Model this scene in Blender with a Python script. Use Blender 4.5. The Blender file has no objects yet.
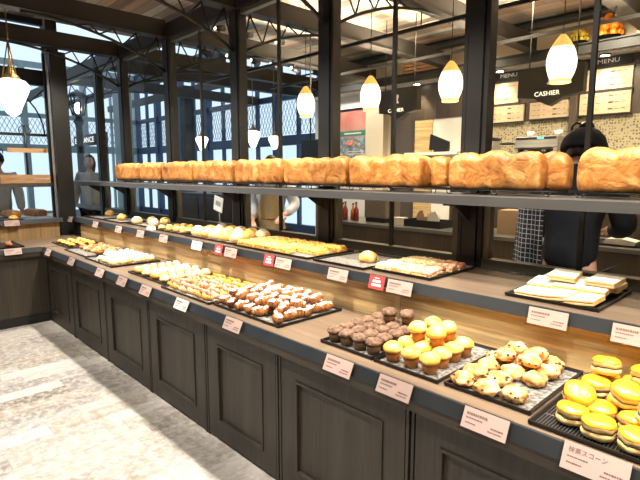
import bpy, bmesh, math, random
from mathutils import Vector, Matrix, noise
KEY, KEY2, FLOOR, BACK, UP, WORLD, EXPO = 172, 320, 75, 125, 230, 0.85, 0.6
random.seed(7)
PI = math.pi
col = bpy.context.scene.collection
sc = bpy.context.scene

# ---------------------------------------------------------------- materials
def nodes(name):
    m = bpy.data.materials.new(name); m.use_nodes = True
    nt = m.node_tree; b = nt.nodes['Principled BSDF']
    return m, nt, b
def ramp(nt, stops, const=False):
    r = nt.nodes.new('ShaderNodeValToRGB'); e = r.color_ramp.elements
    while len(e) < len(stops): e.new(0.5)
    for i, (p, c) in enumerate(stops):
        e[i].position = p; e[i].color = (c[0], c[1], c[2], 1)
    if const: r.color_ramp.interpolation = 'CONSTANT'
    return r
def coords(nt, scale=(1, 1, 1), rnd=True):
    tc = nt.nodes.new('ShaderNodeTexCoord'); mp = nt.nodes.new('ShaderNodeMapping')
    mp.inputs['Scale'].default_value = scale
    nt.links.new(tc.outputs['Object'], mp.inputs['Vector'])
    if rnd:
        oi = nt.nodes.new('ShaderNodeObjectInfo'); mu = nt.nodes.new('ShaderNodeMath'); mu.operation = 'MULTIPLY'
        mu.inputs[1].default_value = 37.0
        nt.links.new(oi.outputs['Random'], mu.inputs[0]); nt.links.new(mu.outputs[0], mp.inputs['Location'])
    return mp.outputs['Vector']
def mat(name, c, rough=0.5, metal=0.0, c2=None, ns=8.0, bump=0.0, stretch=(1, 1, 1), spec=None, lo=.35, hi=.65, c3=None, rnd=True, coat=0, sss=0):
    m, nt, b = nodes(name)
    b.inputs['Roughness'].default_value = rough; b.inputs['Metallic'].default_value = metal
    if spec is not None: b.inputs['Specular IOR Level'].default_value = spec
    if coat: b.inputs['Coat Weight'].default_value = coat; b.inputs['Coat Roughness'].default_value = .15
    if sss:
        b.inputs['Subsurface Weight'].default_value = sss; b.inputs['Subsurface Radius'].default_value = (.02, .01, .005)
    v = coords(nt, stretch, rnd)
    n = nt.nodes.new('ShaderNodeTexNoise'); n.inputs['Scale'].default_value = ns; n.inputs['Detail'].default_value = 5
    nt.links.new(v, n.inputs['Vector'])
    c2 = c2 or tuple(x * .85 for x in c)
    st = [(lo, c), (hi, c2)]
    if c3: st = [(lo, c), ((lo + hi) / 2, c2), (hi, c3)]
    r = ramp(nt, st)
    nt.links.new(n.outputs['Fac'], r.inputs['Fac']); nt.links.new(r.outputs['Color'], b.inputs['Base Color'])
    if bump:
        bp = nt.nodes.new('ShaderNodeBump'); bp.inputs['Strength'].default_value = bump; bp.inputs['Distance'].default_value = .01
        nt.links.new(n.outputs['Fac'], bp.inputs['Height']); nt.links.new(bp.outputs['Normal'], b.inputs['Normal'])
    return m
def emis(name, c, s, base=None):
    m, nt, b = nodes(name)
    b.inputs['Base Color'].default_value = (*(base or c), 1)
    b.inputs['Emission Color'].default_value = (*c, 1); b.inputs['Emission Strength'].default_value = s
    b.inputs['Roughness'].default_value = .4
    return m
def plank(name, axis, w, L, cols, rough=.5, grain=.35, gap=.006, gapc=.35, metal=0, blot=None, grainscale=60.0, stretch=.05):
    """boards running along axis ('x','y','z'); w board width across, L board length"""
    m, nt, b = nodes(name); N = nt.nodes; Lk = nt.links
    tc = N.new('ShaderNodeTexCoord'); sp = N.new('ShaderNodeSeparateXYZ'); Lk.new(tc.outputs['Object'], sp.inputs[0])
    a, c = {'x': ('X', 'Y'), 'y': ('Y', 'X'), 'z': ('Z', 'X'), 'zy': ('Z', 'Y'), 'xz': ('X', 'Z')}[axis]
    def M(op, x, y=None):
        n = N.new('ShaderNodeMath'); n.operation = op
        for i, q in enumerate((x, y)):
            if q is None: continue
            if isinstance(q, (int, float)): n.inputs[i].default_value = q
            else: Lk.new(q, n.inputs[i])
        return n.outputs[0]
    rowf = M('DIVIDE', sp.outputs[c], w); row = M('FLOOR', rowf)
    wn = N.new('ShaderNodeTexWhiteNoise'); wn.noise_dimensions = '1D'; Lk.new(row, wn.inputs['W'])
    al = M('ADD', M('DIVIDE', sp.outputs[a], L), M('MULTIPLY', wn.outputs['Value'], 7.0)); cl = M('FLOOR', al)
    cb = N.new('ShaderNodeCombineXYZ'); Lk.new(row, cb.inputs[0]); Lk.new(cl, cb.inputs[1])
    w2 = N.new('ShaderNodeTexWhiteNoise'); w2.noise_dimensions = '2D'; Lk.new(cb.outputs[0], w2.inputs['Vector'])
    r = ramp(nt, [(i / max(1, len(cols) - 1), cc) for i, cc in enumerate(cols)]); Lk.new(w2.outputs['Value'], r.inputs['Fac'])
    mp = N.new('ShaderNodeMapping'); s = {'X': (2, 1, 1), 'Y': (1, 2, 1), 'Z': (1, 1, 2)}[a]
    mp.inputs['Scale'].default_value = tuple(grainscale if q == 1 else grainscale * stretch for q in s)
    Lk.new(tc.outputs['Object'], mp.inputs['Vector'])
    n = N.new('ShaderNodeTexNoise'); n.inputs['Scale'].default_value = 1; n.inputs['Detail'].default_value = 6; n.inputs['Roughness'].default_value = .65
    ad = N.new('ShaderNodeVectorMath'); ad.operation = 'ADD'; Lk.new(mp.outputs[0], ad.inputs[0]); Lk.new(w2.outputs['Color'], ad.inputs[1])
    Lk.new(ad.outputs[0], n.inputs['Vector'])
    gr = ramp(nt, [(.3, (1 - grain,) * 3), (.7, (1 + grain * .3,) * 3)]); Lk.new(n.outputs['Fac'], gr.inputs['Fac'])
    mx = N.new('ShaderNodeMix'); mx.data_type = 'RGBA'; mx.blend_type = 'MULTIPLY'; mx.inputs[0].default_value = 1
    Lk.new(r.outputs['Color'], mx.inputs[6]); Lk.new(gr.outputs['Color'], mx.inputs[7])
    out = mx.outputs[2]
    if blot:
        nb = N.new('ShaderNodeTexNoise'); nb.inputs['Scale'].default_value = blot[1]; nb.inputs['Detail'].default_value = 8; nb.inputs['Roughness'].default_value = .7
        Lk.new(ad.outputs[0] if blot[3] else tc.outputs['Object'], nb.inputs['Vector'])
        rb = ramp(nt, [(blot[2] - .06, (0, 0, 0)), (blot[2] + .12, (.62, .62, .62))]); Lk.new(nb.outputs['Fac'], rb.inputs['Fac'])
        m2 = N.new('ShaderNodeMix'); m2.data_type = 'RGBA'; Lk.new(rb.outputs['Color'], m2.inputs[0]); Lk.new(out, m2.inputs[6])
        m2.inputs[7].default_value = (*blot[0], 1); out = m2.outputs[2]
    fr = M('FRACT', rowf); e1 = M('LESS_THAN', fr, gap / w)
    fa = M('FRACT', al); e2 = M('LESS_THAN', fa, gap / L); e = M('MAXIMUM', e1, e2)
    g = N.new('ShaderNodeMix'); g.data_type = 'RGBA'; g.blend_type = 'MULTIPLY'; Lk.new(M('MULTIPLY', e, 1.0), g.inputs[0])
    Lk.new(out, g.inputs[6]); g.inputs[7].default_value = (gapc,) * 3 + (1,)
    Lk.new(g.outputs[2], b.inputs['Base Color']); b.inputs['Roughness'].default_value = rough; b.inputs['Metallic'].default_value = metal
    bp = N.new('ShaderNodeBump'); bp.inputs['Strength'].default_value = .15; bp.inputs['Distance'].default_value = .004
    Lk.new(n.outputs['Fac'], bp.inputs['Height']); Lk.new(bp.outputs['Normal'], b.inputs['Normal'])
    return m
def glass(name, tint=(1, 1, 1)):
    m = bpy.data.materials.new(name); m.use_nodes = True; nt = m.node_tree; nt.nodes.clear()
    o = nt.nodes.new('ShaderNodeOutputMaterial'); t = nt.nodes.new('ShaderNodeBsdfTransparent'); g = nt.nodes.new('ShaderNodeBsdfGlossy')
    g.inputs['Roughness'].default_value = .02; t.inputs['Color'].default_value = (*tint, 1)
    f = nt.nodes.new('ShaderNodeFresnel'); f.inputs['IOR'].default_value = 1.12; mx = nt.nodes.new('ShaderNodeMixShader')
    ge = nt.nodes.new('ShaderNodeNewGeometry'); sb = nt.nodes.new('ShaderNodeMath'); sb.operation = 'SUBTRACT'; sb.inputs[0].default_value = 1.0
    ml = nt.nodes.new('ShaderNodeMath'); ml.operation = 'MULTIPLY'; nt.links.new(ge.outputs['Backfacing'], sb.inputs[1]); nt.links.new(f.outputs[0], ml.inputs[0]); nt.links.new(sb.outputs[0], ml.inputs[1])
    nt.links.new(ml.outputs[0], mx.inputs[0]); nt.links.new(t.outputs[0], mx.inputs[1]); nt.links.new(g.outputs[0], mx.inputs[2]); nt.links.new(mx.outputs[0], o.inputs[0])
    return m
M = {}
M['metal'] = mat('dark_painted_steel', (.014, .014, .0135), .5, .2, c2=(.019, .0185, .017), ns=5)
M['beam'] = mat('brown_black_painted_beam', (.019, .017, .0145), .55, .0, c2=(.025, .022, .018), ns=3)
M['rail'] = mat('slate_grey_rail', (.015, .018, .021), .45, .1, c2=(.021, .024, .027), ns=9)
M['shelfmetal'] = mat('grey_shelf_steel', (.085, .084, .082), .36, .35, c2=(.105, .102, .098), ns=4, stretch=(.3, 6, 6))
M['frame'] = mat('olive_grey_frame', (.115, .112, .083), .4, .3, c2=(.14, .135, .10), ns=6)
M['black'] = mat('black_plastic', (.012, .012, .013), .4)
M['tray'] = mat('black_tray', (.02, .02, .02), .35, .5)
M['silver'] = mat('foil_tray', (.55, .55, .54), .32, .8, c2=(.7, .7, .68), ns=30)
M['wire'] = mat('black_wire', (.015, .015, .015), .35, .6)
M['lipwood'] = plank('brown_lip_wood', 'x', .5, 2.2, [(.055, .042, .030), (.07, .052, .036)], .45, .35, .002)
M['gold'] = plank('golden_oak_board', 'xz', .7, 2.4, [(.60, .42, .19), (.70, .50, .235)], .5, .6, .002, grainscale=30)
M['goldy'] = plank('golden_oak_end_board', 'zy', 3, 4, [(.50, .34, .16), (.56, .39, .19)], .5, .45, .002, grainscale=30)
M['top'] = plank('counter_oak', 'x', .6, 2.6, [(.150, .105, .068), (.185, .130, .085)], .38, .3, .002, grainscale=30)
M['top2'] = plank('shelf_walnut', 'x', .7, 2.6, [(.095, .068, .047), (.125, .088, .060)], .38, .35, .002, grainscale=30)
M['cab'] = plank('smoked_oak_cabinet', 'z', .11, 3, [(.030, .0245, .019), (.050, .040, .030), (.037, .030, .023)], .5, .45, .0005, gapc=.9, grainscale=45)
M['cabpanel'] = plank('smoked_oak_panel', 'z', .085, 3, [(.034, .0275, .0215), (.060, .048, .036), (.042, .034, .026)], .5, .45, .0005, gapc=.9, grainscale=45)
M['cabl'] = plank('smoked_oak_front_boards', 'zy', .17, 3, [(.040, .032, .024), (.070, .054, .038), (.050, .039, .029)], .5, .4, .001, gapc=.8, grainscale=40)
M['plinth'] = mat('black_plinth', (.012, .011, .010), .5)
M['floor'] = plank('whitewashed_floor', 'y', .135, .62, [(.20, .17, .135), (.44, .41, .37), (.30, .27, .23), (.56, .53, .49), (.26, .24, .22), (.36, .31, .25), (.50, .47, .43)], .35, .35, .003, .7, blot=((.60, .585, .555), 20.0, .50, False), grainscale=30, stretch=.28)
M['ceil'] = plank('reclaimed_ceiling_boards', 'x', .13, 1.3, [(.50, .37, .26), (.12, .09, .07), (.74, .62, .48), (.30, .20, .13), (.62, .42, .27), (.22, .30, .29), (.80, .70, .58), (.20, .14, .10)], .6, .35, .008, .25, grainscale=20)
M['cream'] = mat('cream_plaster', (.62, .53, .37), .7, c2=(.66, .57, .40), ns=2)
M['white'] = mat('white_plaster', (.72, .70, .64), .7, c2=(.76, .74, .69), ns=2)
M['darkwall'] = plank('dark_walnut_cladding', 'z', .22, 3, [(.055, .042, .032), (.085, .065, .048)], .4, .4, .004, .4)
M['glass'] = glass('clear_glass', (.97, .98, .98))
M['muffin'] = mat('cocoa_crumb', (.075, .038, .022), .8, c2=(.22, .125, .07), ns=55, bump=.9, lo=.3, hi=.7)
M['muffcup'] = mat('brown_baking_paper', (.20, .115, .06), .6, c2=(.12, .065, .034), ns=20)
M['lemon'] = mat('lemon_cake_crust', (.84, .40, .035), .45, c2=(.88, .56, .13), c3=(.92, .70, .28), ns=22, bump=.35)
M['lemoncup'] = mat('amber_baking_paper', (.52, .23, .06), .5, c2=(.36, .14, .035), ns=25)
M['scone'] = mat('rough_scone_crumb', (.84, .62, .33), .75, c2=(.72, .38, .10), c3=(.40, .15, .035), ns=30, bump=1.0, lo=.36, hi=.64)
M['chip'] = mat('dark_fruit_piece', (.06, .02, .01), .5, c2=(.14, .05, .02), ns=30)
M['glaze'] = mat('egg_glazed_crust', (.84, .52, .018), .28, c2=(.76, .33, .015), c3=(.88, .62, .06), ns=22, bump=.25, lo=.35, hi=.72, coat=.6)
M['sconeside'] = mat('pale_scone_side', (.80, .60, .26), .75, c2=(.66, .46, .18), ns=40, bump=.7)
M['filling'] = mat('dark_bean_filling', (.055, .035, .02), .5, c2=(.10, .07, .03), ns=30)
M['croi'] = mat('brown_pastry', (.26, .085, .022), .4, c2=(.48, .19, .05), c3=(.15, .045, .012), ns=16, bump=.5, coat=.2)
M['sugar'] = mat('powdered_sugar', (.88, .85, .80), .85, c2=(.80, .72, .64), ns=50, bump=.9)
M['ham'] = mat('pink_filling', (.55, .14, .08), .4, c2=(.72, .32, .21), ns=20, bump=.4)
M['ham2'] = mat('orange_filling', (.80, .20, .015), .35, c2=(.85, .30, .03), ns=20, bump=.4)
M['pale'] = mat('pale_soft_bun', (.88, .68, .38), .5, c2=(.84, .46, .13), ns=9, bump=.2, lo=.4, hi=.7)
M['butter'] = mat('yellow_bun', (.86, .54, .14), .4, c2=(.78, .32, .05), c3=(.92, .72, .34), ns=10, bump=.3)
M['orangeb'] = mat('orange_cheese_bake', (.82, .32, .03), .4, c2=(.90, .55, .10), c3=(.58, .14, .02), ns=26, bump=.6)
M['redb'] = mat('tomato_red_topping', (.62, .10, .04), .4, c2=(.80, .28, .10), ns=28, bump=.5)
M['crumb'] = mat('white_sandwich_bread', (.95, .91, .82), .8, c2=(.93, .86, .72), ns=35, bump=.25)
M['toastedge'] = mat('toasted_crust', (.80, .46, .12), .6, c2=(.88, .58, .2), ns=25)
M['card'] = mat('pale_pink_card', (.42, .305, .265), .6, c2=(.45, .33, .285), ns=3)
M['cardw'] = mat('white_card', (.66, .60, .56), .6)
M['redcard'] = mat('red_card', (.62, .06, .06), .5)
M['ink'] = mat('brown_ink', (.17, .10, .085), .6)
M['inkw'] = mat('white_ink', (.85, .75, .72), .6)
M['acrylic'] = glass('acrylic', (.93, .93, .93))
M['liner'] = mat('waxed_paper', (.27, .26, .235), .32, c2=(.09, .085, .075), ns=60, lo=.46, hi=.56, bump=.5)
M['skin'] = mat('skin', (.62, .36, .25), .5, c2=(.58, .32, .22), ns=5, rnd=False)
M['hair'] = mat('black_hair', (.012, .010, .010), .45, c2=(.03, .022, .018), ns=30, stretch=(1, 1, .1))
M['navy'] = mat('navy_cloth', (.0045, .0055, .010), .9, c2=(.007, .0085, .014), ns=12)
M['shirt'] = mat('light_blue_shirt', (.50, .56, .66), .8, c2=(.60, .66, .74), ns=10, bump=.2)
M['khaki'] = mat('khaki_apron_cloth', (.36, .26, .12), .85, c2=(.42, .31, .15), ns=14, bump=.3)
M['creamtop'] = mat('cream_top_cloth', (.60, .55, .47), .85, c2=(.52, .47, .40), ns=9, bump=.2)
M['brass'] = mat('aged_brass', (.45, .28, .09), .35, .9, c2=(.25, .15, .05), ns=20)
M['opal'] = emis('lit_opal_glass', (1, .84, .56), 1.7)
M['opalcool'] = emis('lit_white_globe', (1, .93, .82), 2.2)
M['amber'] = emis('lit_amber_glass', (1, .46, .10), .75)
M['amberlow'] = emis('lit_yellow_glass_rim', (1, .74, .25), .8)
M['downlight'] = emis('downlight_lens', (1, .9, .7), 12)
M['boardwood'] = plank('light_menu_wood', 'xz', .2, 1.5, [(.50, .36, .22), (.58, .43, .28)], .5, .25, .001, .9, grainscale=18)
M['yellowf'] = mat('yellow_lemons', (.75, .55, .06), .4, c2=(.65, .45, .04), ns=15)
M['orangef'] = mat('orange_peel', (.92, .28, .02), .4, c2=(.85, .22, .01), ns=30, bump=.2)
M['steel'] = mat('brushed_steel', (.30, .30, .29), .32, .8, c2=(.38, .38, .37), ns=5, stretch=(.3, 8, 8))
M['mallfloor'] = mat('grey_mall_floor', (.30, .32, .33), .3, c2=(.36, .38, .39), ns=1)
M['bluecol'] = mat('blue_grey_mullion', (.03, .06, .12), .4, .3)
M['tealcol'] = mat('teal_grey_panel', (.22, .28, .28), .5, c2=(.26, .32, .32), ns=2)
M['paper'] = mat('white_paper', (.80, .78, .74), .7)
M['kraft'] = mat('kraft_board', (.42, .30, .19), .7, c2=(.46, .33, .21), ns=5)
M['crate'] = plank('crate_wood', 'y', .4, 2, [(.50, .28, .12), (.58, .34, .15)], .6, .3, .001)

def tile_mat():
    m, nt, b = nodes('patterned_tile'); N = nt.nodes; L = nt.links
    tc = N.new('ShaderNodeTexCoord'); mp = N.new('ShaderNodeMapping'); mp.inputs['Scale'].default_value = (9, 9, 9); L.new(tc.outputs['Object'], mp.inputs['Vector'])
    v = N.new('ShaderNodeTexVoronoi'); v.inputs['Scale'].default_value = 1.0; v.inputs['Randomness'].default_value = 0.0; v.distance = 'CHEBYCHEV'; L.new(mp.outputs[0], v.inputs['Vector'])
    v2 = N.new('ShaderNodeTexVoronoi'); v2.inputs['Scale'].default_value = 3.6; v2.inputs['Randomness'].default_value = 0.55; L.new(mp.outputs[0], v2.inputs['Vector'])
    r2 = ramp(nt, [(.26, (.22, .19, .13)), (.46, (.74, .67, .50))]); L.new(v2.outputs['Distance'], r2.inputs['Fac'])
    r1 = ramp(nt, [(.45, (1, 1, 1)), (.48, (.55, .52, .45))]); L.new(v.outputs['Distance'], r1.inputs['Fac'])
    mx = N.new('ShaderNodeMix'); mx.data_type = 'RGBA'; mx.blend_type = 'MULTIPLY'; mx.inputs[0].default_value = 1
    L.new(r1.outputs['Color'], mx.inputs[6]); L.new(r2.outputs['Color'], mx.inputs[7]); L.new(mx.outputs[2], b.inputs['Base Color']); b.inputs['Roughness'].default_value = .3
    return m
M['tile'] = tile_mat()
def grid_cloth():
    m, nt, b = nodes('navy_white_check'); N = nt.nodes; L = nt.links
    tc = N.new('ShaderNodeTexCoord'); sp = N.new('ShaderNodeSeparateXYZ'); L.new(tc.outputs['Object'], sp.inputs[0])
    outs = []
    for a in ('X', 'Z'):
        d = N.new('ShaderNodeMath'); d.operation = 'DIVIDE'; d.inputs[1].default_value = .030; L.new(sp.outputs[a], d.inputs[0])
        f = N.new('ShaderNodeMath'); f.operation = 'FRACT'; L.new(d.outputs[0], f.inputs[0])
        l = N.new('ShaderNodeMath'); l.operation = 'LESS_THAN'; l.inputs[1].default_value = .12; L.new(f.outputs[0], l.inputs[0]); outs.append(l.outputs[0])
    mxn = N.new('ShaderNodeMath'); mxn.operation = 'MAXIMUM'; L.new(outs[0], mxn.inputs[0]); L.new(outs[1], mxn.inputs[1])
    r = ramp(nt, [(0, (.006, .007, .012)), (1, (.36, .36, .38))]); L.new(mxn.outputs[0], r.inputs['Fac']); L.new(r.outputs['Color'], b.inputs['Base Color']); b.inputs['Roughness'].default_value = .9
    return m
M['check'] = grid_cloth()

# ---------------------------------------------------------------- mesh builder
class MB:
    def __init__(s): s.bm = bmesh.new(); s.mi = 0
    def _new(s, verts, faces, smooth=False):
        vs = [s.bm.verts.new(v) for v in verts]
        for f in faces:
            try:
                fc = s.bm.faces.new([vs[i] for i in f]); fc.smooth = smooth; fc.material_index = s.mi
            except ValueError: pass
        return vs
    def box(s, x0, x1, y0, y1, z0, z1, bev=0, rot=None, piv=None):
        V = [(x0, y0, z0), (x1, y0, z0), (x1, y1, z0), (x0, y1, z0), (x0, y0, z1), (x1, y0, z1), (x1, y1, z1), (x0, y1, z1)]
        if bev > 0:
            b = bev; V = []
            t = bmesh.new(); bmesh.ops.create_cube(t, size=1)
            bmesh.ops.scale(t, vec=(x1 - x0, y1 - y0, z1 - z0), verts=t.verts)
            bmesh.ops.bevel(t, geom=t.edges[:], offset=b, segments=2, affect='EDGES', profile=.5)
            bmesh.ops.translate(t, vec=((x0 + x1) / 2, (y0 + y1) / 2, (z0 + z1) / 2), verts=t.verts)
            V = [v.co.copy() for v in t.verts]; F = [[v.index for v in f.verts] for f in t.faces]
            t.verts.index_update(); F = [[v.index for v in f.verts] for f in t.faces]; t.free()
        else:
            F = [(0, 3, 2, 1), (4, 5, 6, 7), (0, 1, 5, 4), (1, 2, 6, 5), (2, 3, 7, 6), (3, 0, 4, 7)]
        if rot is not None:
            p = Vector(piv or ((x0 + x1) / 2, (y0 + y1) / 2, (z0 + z1) / 2)); V = [rot @ (Vector(v) - p) + p for v in V]
        s._new(V, F); return s
    def tube(s, pts, r, n=8, closed=False, cap=True):
        pts = [Vector(p) for p in pts]; k = len(pts); rs = r if isinstance(r, (list, tuple)) else [r] * k
        rings = []; prev = None
        for i, p in enumerate(pts):
            if closed: d = pts[(i + 1) % k] - pts[i - 1]
            else: d = pts[min(i + 1, k - 1)] - pts[max(i - 1, 0)]
            d = d.normalized() if d.length > 1e-9 else Vector((0, 0, 1))
            if prev is None:
                u = d.cross(Vector((0, 0, 1)))
                if u.length < .05: u = d.cross(Vector((0, 1, 0)))
            else: u = prev - d * prev.dot(d)
            u.normalize(); prev = u; w = d.cross(u)
            rings.append([p + (u * math.cos(2 * PI * j / n) + w * math.sin(2 * PI * j / n)) * rs[i] for j in range(n)])
        V = [v for q in rings for v in q]; F = []
        for i in range(k if closed else k - 1):
            for j in range(n):
                a = i * n + j; b_ = i * n + (j + 1) % n; c = ((i + 1) % k) * n + (j + 1) % n; d = ((i + 1) % k) * n + j
                F.append((a, b_, c, d))
        if cap and not closed: F += [tuple(range(n))[::-1], tuple((k - 1) * n + j for j in range(n))]
        s._new(V, F, True); return s
    def lathe(s, prof, c=(0, 0, 0), n=24, sq=1.0, rib=0, ribn=12, capb=True, capt=True, jit=0):
        V = []; F = []; m = len(prof)
        for i, (r, z) in enumerate(prof):
            for j in range(n):
                a = 2 * PI * j / n; rr = r * (1 + rib * math.cos(ribn * a))
                V.append((c[0] + rr * math.cos(a), c[1] + rr * math.sin(a) * sq, c[2] + z))
        for i in range(m - 1):
            for j in range(n): F.append((i * n + j, i * n + (j + 1) % n, (i + 1) * n + (j + 1) % n, (i + 1) * n + j))
        if capb: F.append(tuple(range(n))[::-1])
        if capt: F.append(tuple((m - 1) * n + j for j in range(n)))
        vs = s._new(V, F, True)
        if jit:
            for v in vs:
                d = noise.noise_vector(v.co * 40) * jit; v.co += d
        return s
    def prism(s, pts, axis, a0, a1):
        """pts 2D polygon extruded along axis"""
        def P(p, a): return {'x': (a, p[0], p[1]), 'y': (p[0], a, p[1]), 'z': (p[0], p[1], a)}[axis]
        n = len(pts); V = [P(p, a0) for p in pts] + [P(p, a1) for p in pts]
        F = [tuple(range(n)), tuple(range(2 * n - 1, n - 1, -1))] + [(i, i + n, (i + 1) % n + n, (i + 1) % n) for i in range(n)]
        s._new(V, F); return s
    def blob(s, c, r, seg=3, amp=.15, fr=3.0, sq=(1, 1, 1), seed=0, flat=None):
        t = bmesh.new(); bmesh.ops.create_icosphere(t, subdivisions=seg, radius=1)
        t.verts.index_update(); V = []
        for v in t.verts:
            q = v.co.copy(); d = 1 + amp * noise.noise(q * fr + Vector((seed * 3.1, seed * 1.7, seed)))
            q = Vector((q.x * r * sq[0] * d, q.y * r * sq[1] * d, q.z * r * sq[2] * d))
            if flat is not None and q.z < flat: q.z = flat
            V.append(q + Vector(c))
        F = [[v.index for v in f.verts] for f in t.faces]; t.free()
        s._new(V, F, True); return s
    def build(s, name, m, parent=None, loc=None, bevel=0):
        bmesh.ops.recalc_face_normals(s.bm, faces=s.bm.faces[:])
        me = bpy.data.meshes.new(name); s.bm.to_mesh(me); s.bm.free()
        for q in (m if isinstance(m, (list, tuple)) else [m]): me.materials.append(q)
        o = bpy.data.objects.new(name, me); col.objects.link(o)
        if parent: o.parent = parent
        if loc: o.location = loc
        return o
def tag(o, label=None, cat=None, group=None, kind=None):
    if label: o['label'] = label
    if cat: o['category'] = cat
    if group: o['group'] = group
    if kind: o['kind'] = kind
    return o
def thing(name, label, cat, loc=(0, 0, 0), rz=0, group=None, kind=None):
    o = bpy.data.objects.new(name, None); col.objects.link(o); o.location = loc; o.rotation_euler = (0, 0, rz)
    o.empty_display_size = .05
    return tag(o, label, cat, group, kind)
def struct(o, label=None): 
    o['kind'] = 'structure'
    if label: o['label'] = label
    return o
def dup(root, loc, rot=(0, 0, 0), label=None, group=None, scale=None):
    r = root.copy(); col.objects.link(r); r.location = loc; r.rotation_euler = rot
    if scale: r.scale = scale if isinstance(scale, (list, tuple)) else (scale,) * 3
    if label: r['label'] = label
    if group: r['group'] = group
    for ch in list(root.children):
        c = ch.copy(); col.objects.link(c); c.parent = r
        for g in ch.children:
            d = g.copy(); col.objects.link(d); d.parent = c
    return r
def text_mesh(name, body, size, m, parent, loc, rot=(PI / 2, 0, 0), ext=.0008, sx=1.0):
    cu = bpy.data.curves.new(name, 'FONT'); cu.body = body; cu.size = size; cu.extrude = ext; cu.align_x = 'CENTER'; cu.align_y = 'CENTER'; cu.resolution_u = 2
    o = bpy.data.objects.new(name, cu); col.objects.link(o)
    dg = bpy.context.evaluated_depsgraph_get(); me = bpy.data.meshes.new_from_object(o.evaluated_get(dg))
    bpy.data.objects.remove(o); bpy.data.curves.remove(cu)
    me.name = name; me.materials.clear(); me.materials.append(m)
    o = bpy.data.objects.new(name, me); col.objects.link(o); o.parent = parent; o.location = loc; o.rotation_euler = rot; o.scale = (sx, 1, 1)
    return o
ORD = ['first', 'second', 'third', 'fourth', 'fifth', 'sixth', 'seventh', 'eighth', 'ninth', 'tenth', 'eleventh', 'twelfth']
def bx(name, m, parent, *a, **k): return MB().box(*a, **k).build(name, m, parent)

# ================================================================ SETTING
struct(bx('floor', M['floor'], None, -7.0, 3.4, -4.0, 6.7, -.06, 0))
struct(bx('floor', M['mallfloor'], None, -15.2, -7.0, -4.0, 6.7, -.06, 0))
struct(bx('ceiling', M['ceil'], None, -7.0, 3.4, -4.0, 6.7, 3.42, 3.5))
struct(bx('wall_right', M['white'], None, 3.3, 3.4, -4.0, 6.7, 0, 3.42))
struct(bx('wall_front', M['white'], None, -7.0, 3.3, -4.1, -4.0, 0, 3.42))
# back wall: cladding, tiles, plaster as separate pieces standing where they stand
w = MB(); w.box(-6.8, 3.3, 6.42, 6.55, 0, 3.42); struct(w.build('wall_back', M['cream']))
w = MB(); w.box(-6.8, -5.02, 6.385, 6.418, 0, 2.88); struct(w.build('wall_poster_side', M['white']))
w = MB(); w.box(-5.02, -4.56, 6.37, 6.418, 0, 2.88); w.box(-4.56, -3.40, 6.37, 6.418, 2.34, 2.88); w.box(-3.62, -3.40, 6.37, 6.418, 0, 2.339)
struct(w.build('wall_cladding', M['darkwall']))
struct(bx('wall_niche', M['white'], None, -4.24, -3.622, 6.385, 6.418, 0, 2.339)); struct(bx('wall_oak_panel', M['gold'], None, -4.558, -4.242, 6.375, 6.418, 0, 2.339))
w = MB(); w.box(-3.40, 3.3, 6.39, 6.418, .0, 2.2); struct(w.build('wall_tiled', M['tile']))
w = MB(); w.box(-3.40, 3.3, 6.385, 6.418, 2.2, 2.88); struct(w.build('wall_menu_side', M['darkwall']))
w = MB(); w.box(-5.45, -5.08, 6.25, 6.384, 0, 2.86); struct(w.build('trim_1', M['cream']))       # pale pilaster
# bulkhead over the service area
w = MB(); w.box(-6.8, 3.3, 6.10, 6.14, 2.87, 2.97); w.box(-6.8, 3.3, 6.08, 6.418, 2.97, 2.985); struct(w.build('trim_2', M['beam']))
struct(bx('trim_3', M['white'], None, -6.8, 3.3, 6.142, 6.384, 2.855, 2.875))
struct(bx('trim_4', M['beam'], None, -6.8, 3.3, 6.33, 6.418, 3.31, 3.40))
struct(bx('trim_5', M['metal'], None, -6.8, 3.3, 6.02, 6.045, 3.24, 3.265))

# posts of the partition and beams
XP = [-.27, -1.47, -2.68, -3.85, -5.15, -6.40, -7.25, -8.80]
YP = 2.66; ti = 6
for i, x in enumerate(XP):
    p = MB(); h = 2.97
    z0 = 0
    p.box(x - .045, x + .045, YP - .05, YP + .05, z0, h); p.box(x - .078, x - .053, YP - .04, YP + .04, z0, h); p.box(x + .053, x + .078, YP - .04, YP + .04, z0, h)
    p.box(x - .055, x + .055, YP - .03, YP + .03, z0, h)
    struct(p.build('trim_%d' % ti, M['metal'])); ti += 1
def truss(mb, x, y0, dirn, z0=2.97, L=1.35, drop=.34):
    """curved bracket from the post up to the beam"""
    arc = []
    for k in range(13):
        t = k / 12; arc.append((x, y0 + dirn * L * t, z0 - drop * (1 - t) ** 2.2))
    mb.tube(arc, .014, 6)
    for k in range(0, 8):
        t0 = k / 12; t1 = (k + 1) / 12
        a = Vector((x, y0 + dirn * L * t0, z0 - drop * (1 - t0) ** 2.2)); b = Vector((x, y0 + dirn * L * t1, z0)) if k % 2 == 0 else None
        if k % 2 == 0:
            mb.tube([a, (x, y0 + dirn * L * (t0 + .06), z0)], .008, 5)
            c = Vector((x, y0 + dirn * L * (t0 + 2 / 12), z0 - drop * (1 - t0 - 2 / 12) ** 2.2)); mb.tube([(x, y0 + dirn * L * (t0 + .06), z0), c], .008, 5)
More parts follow.
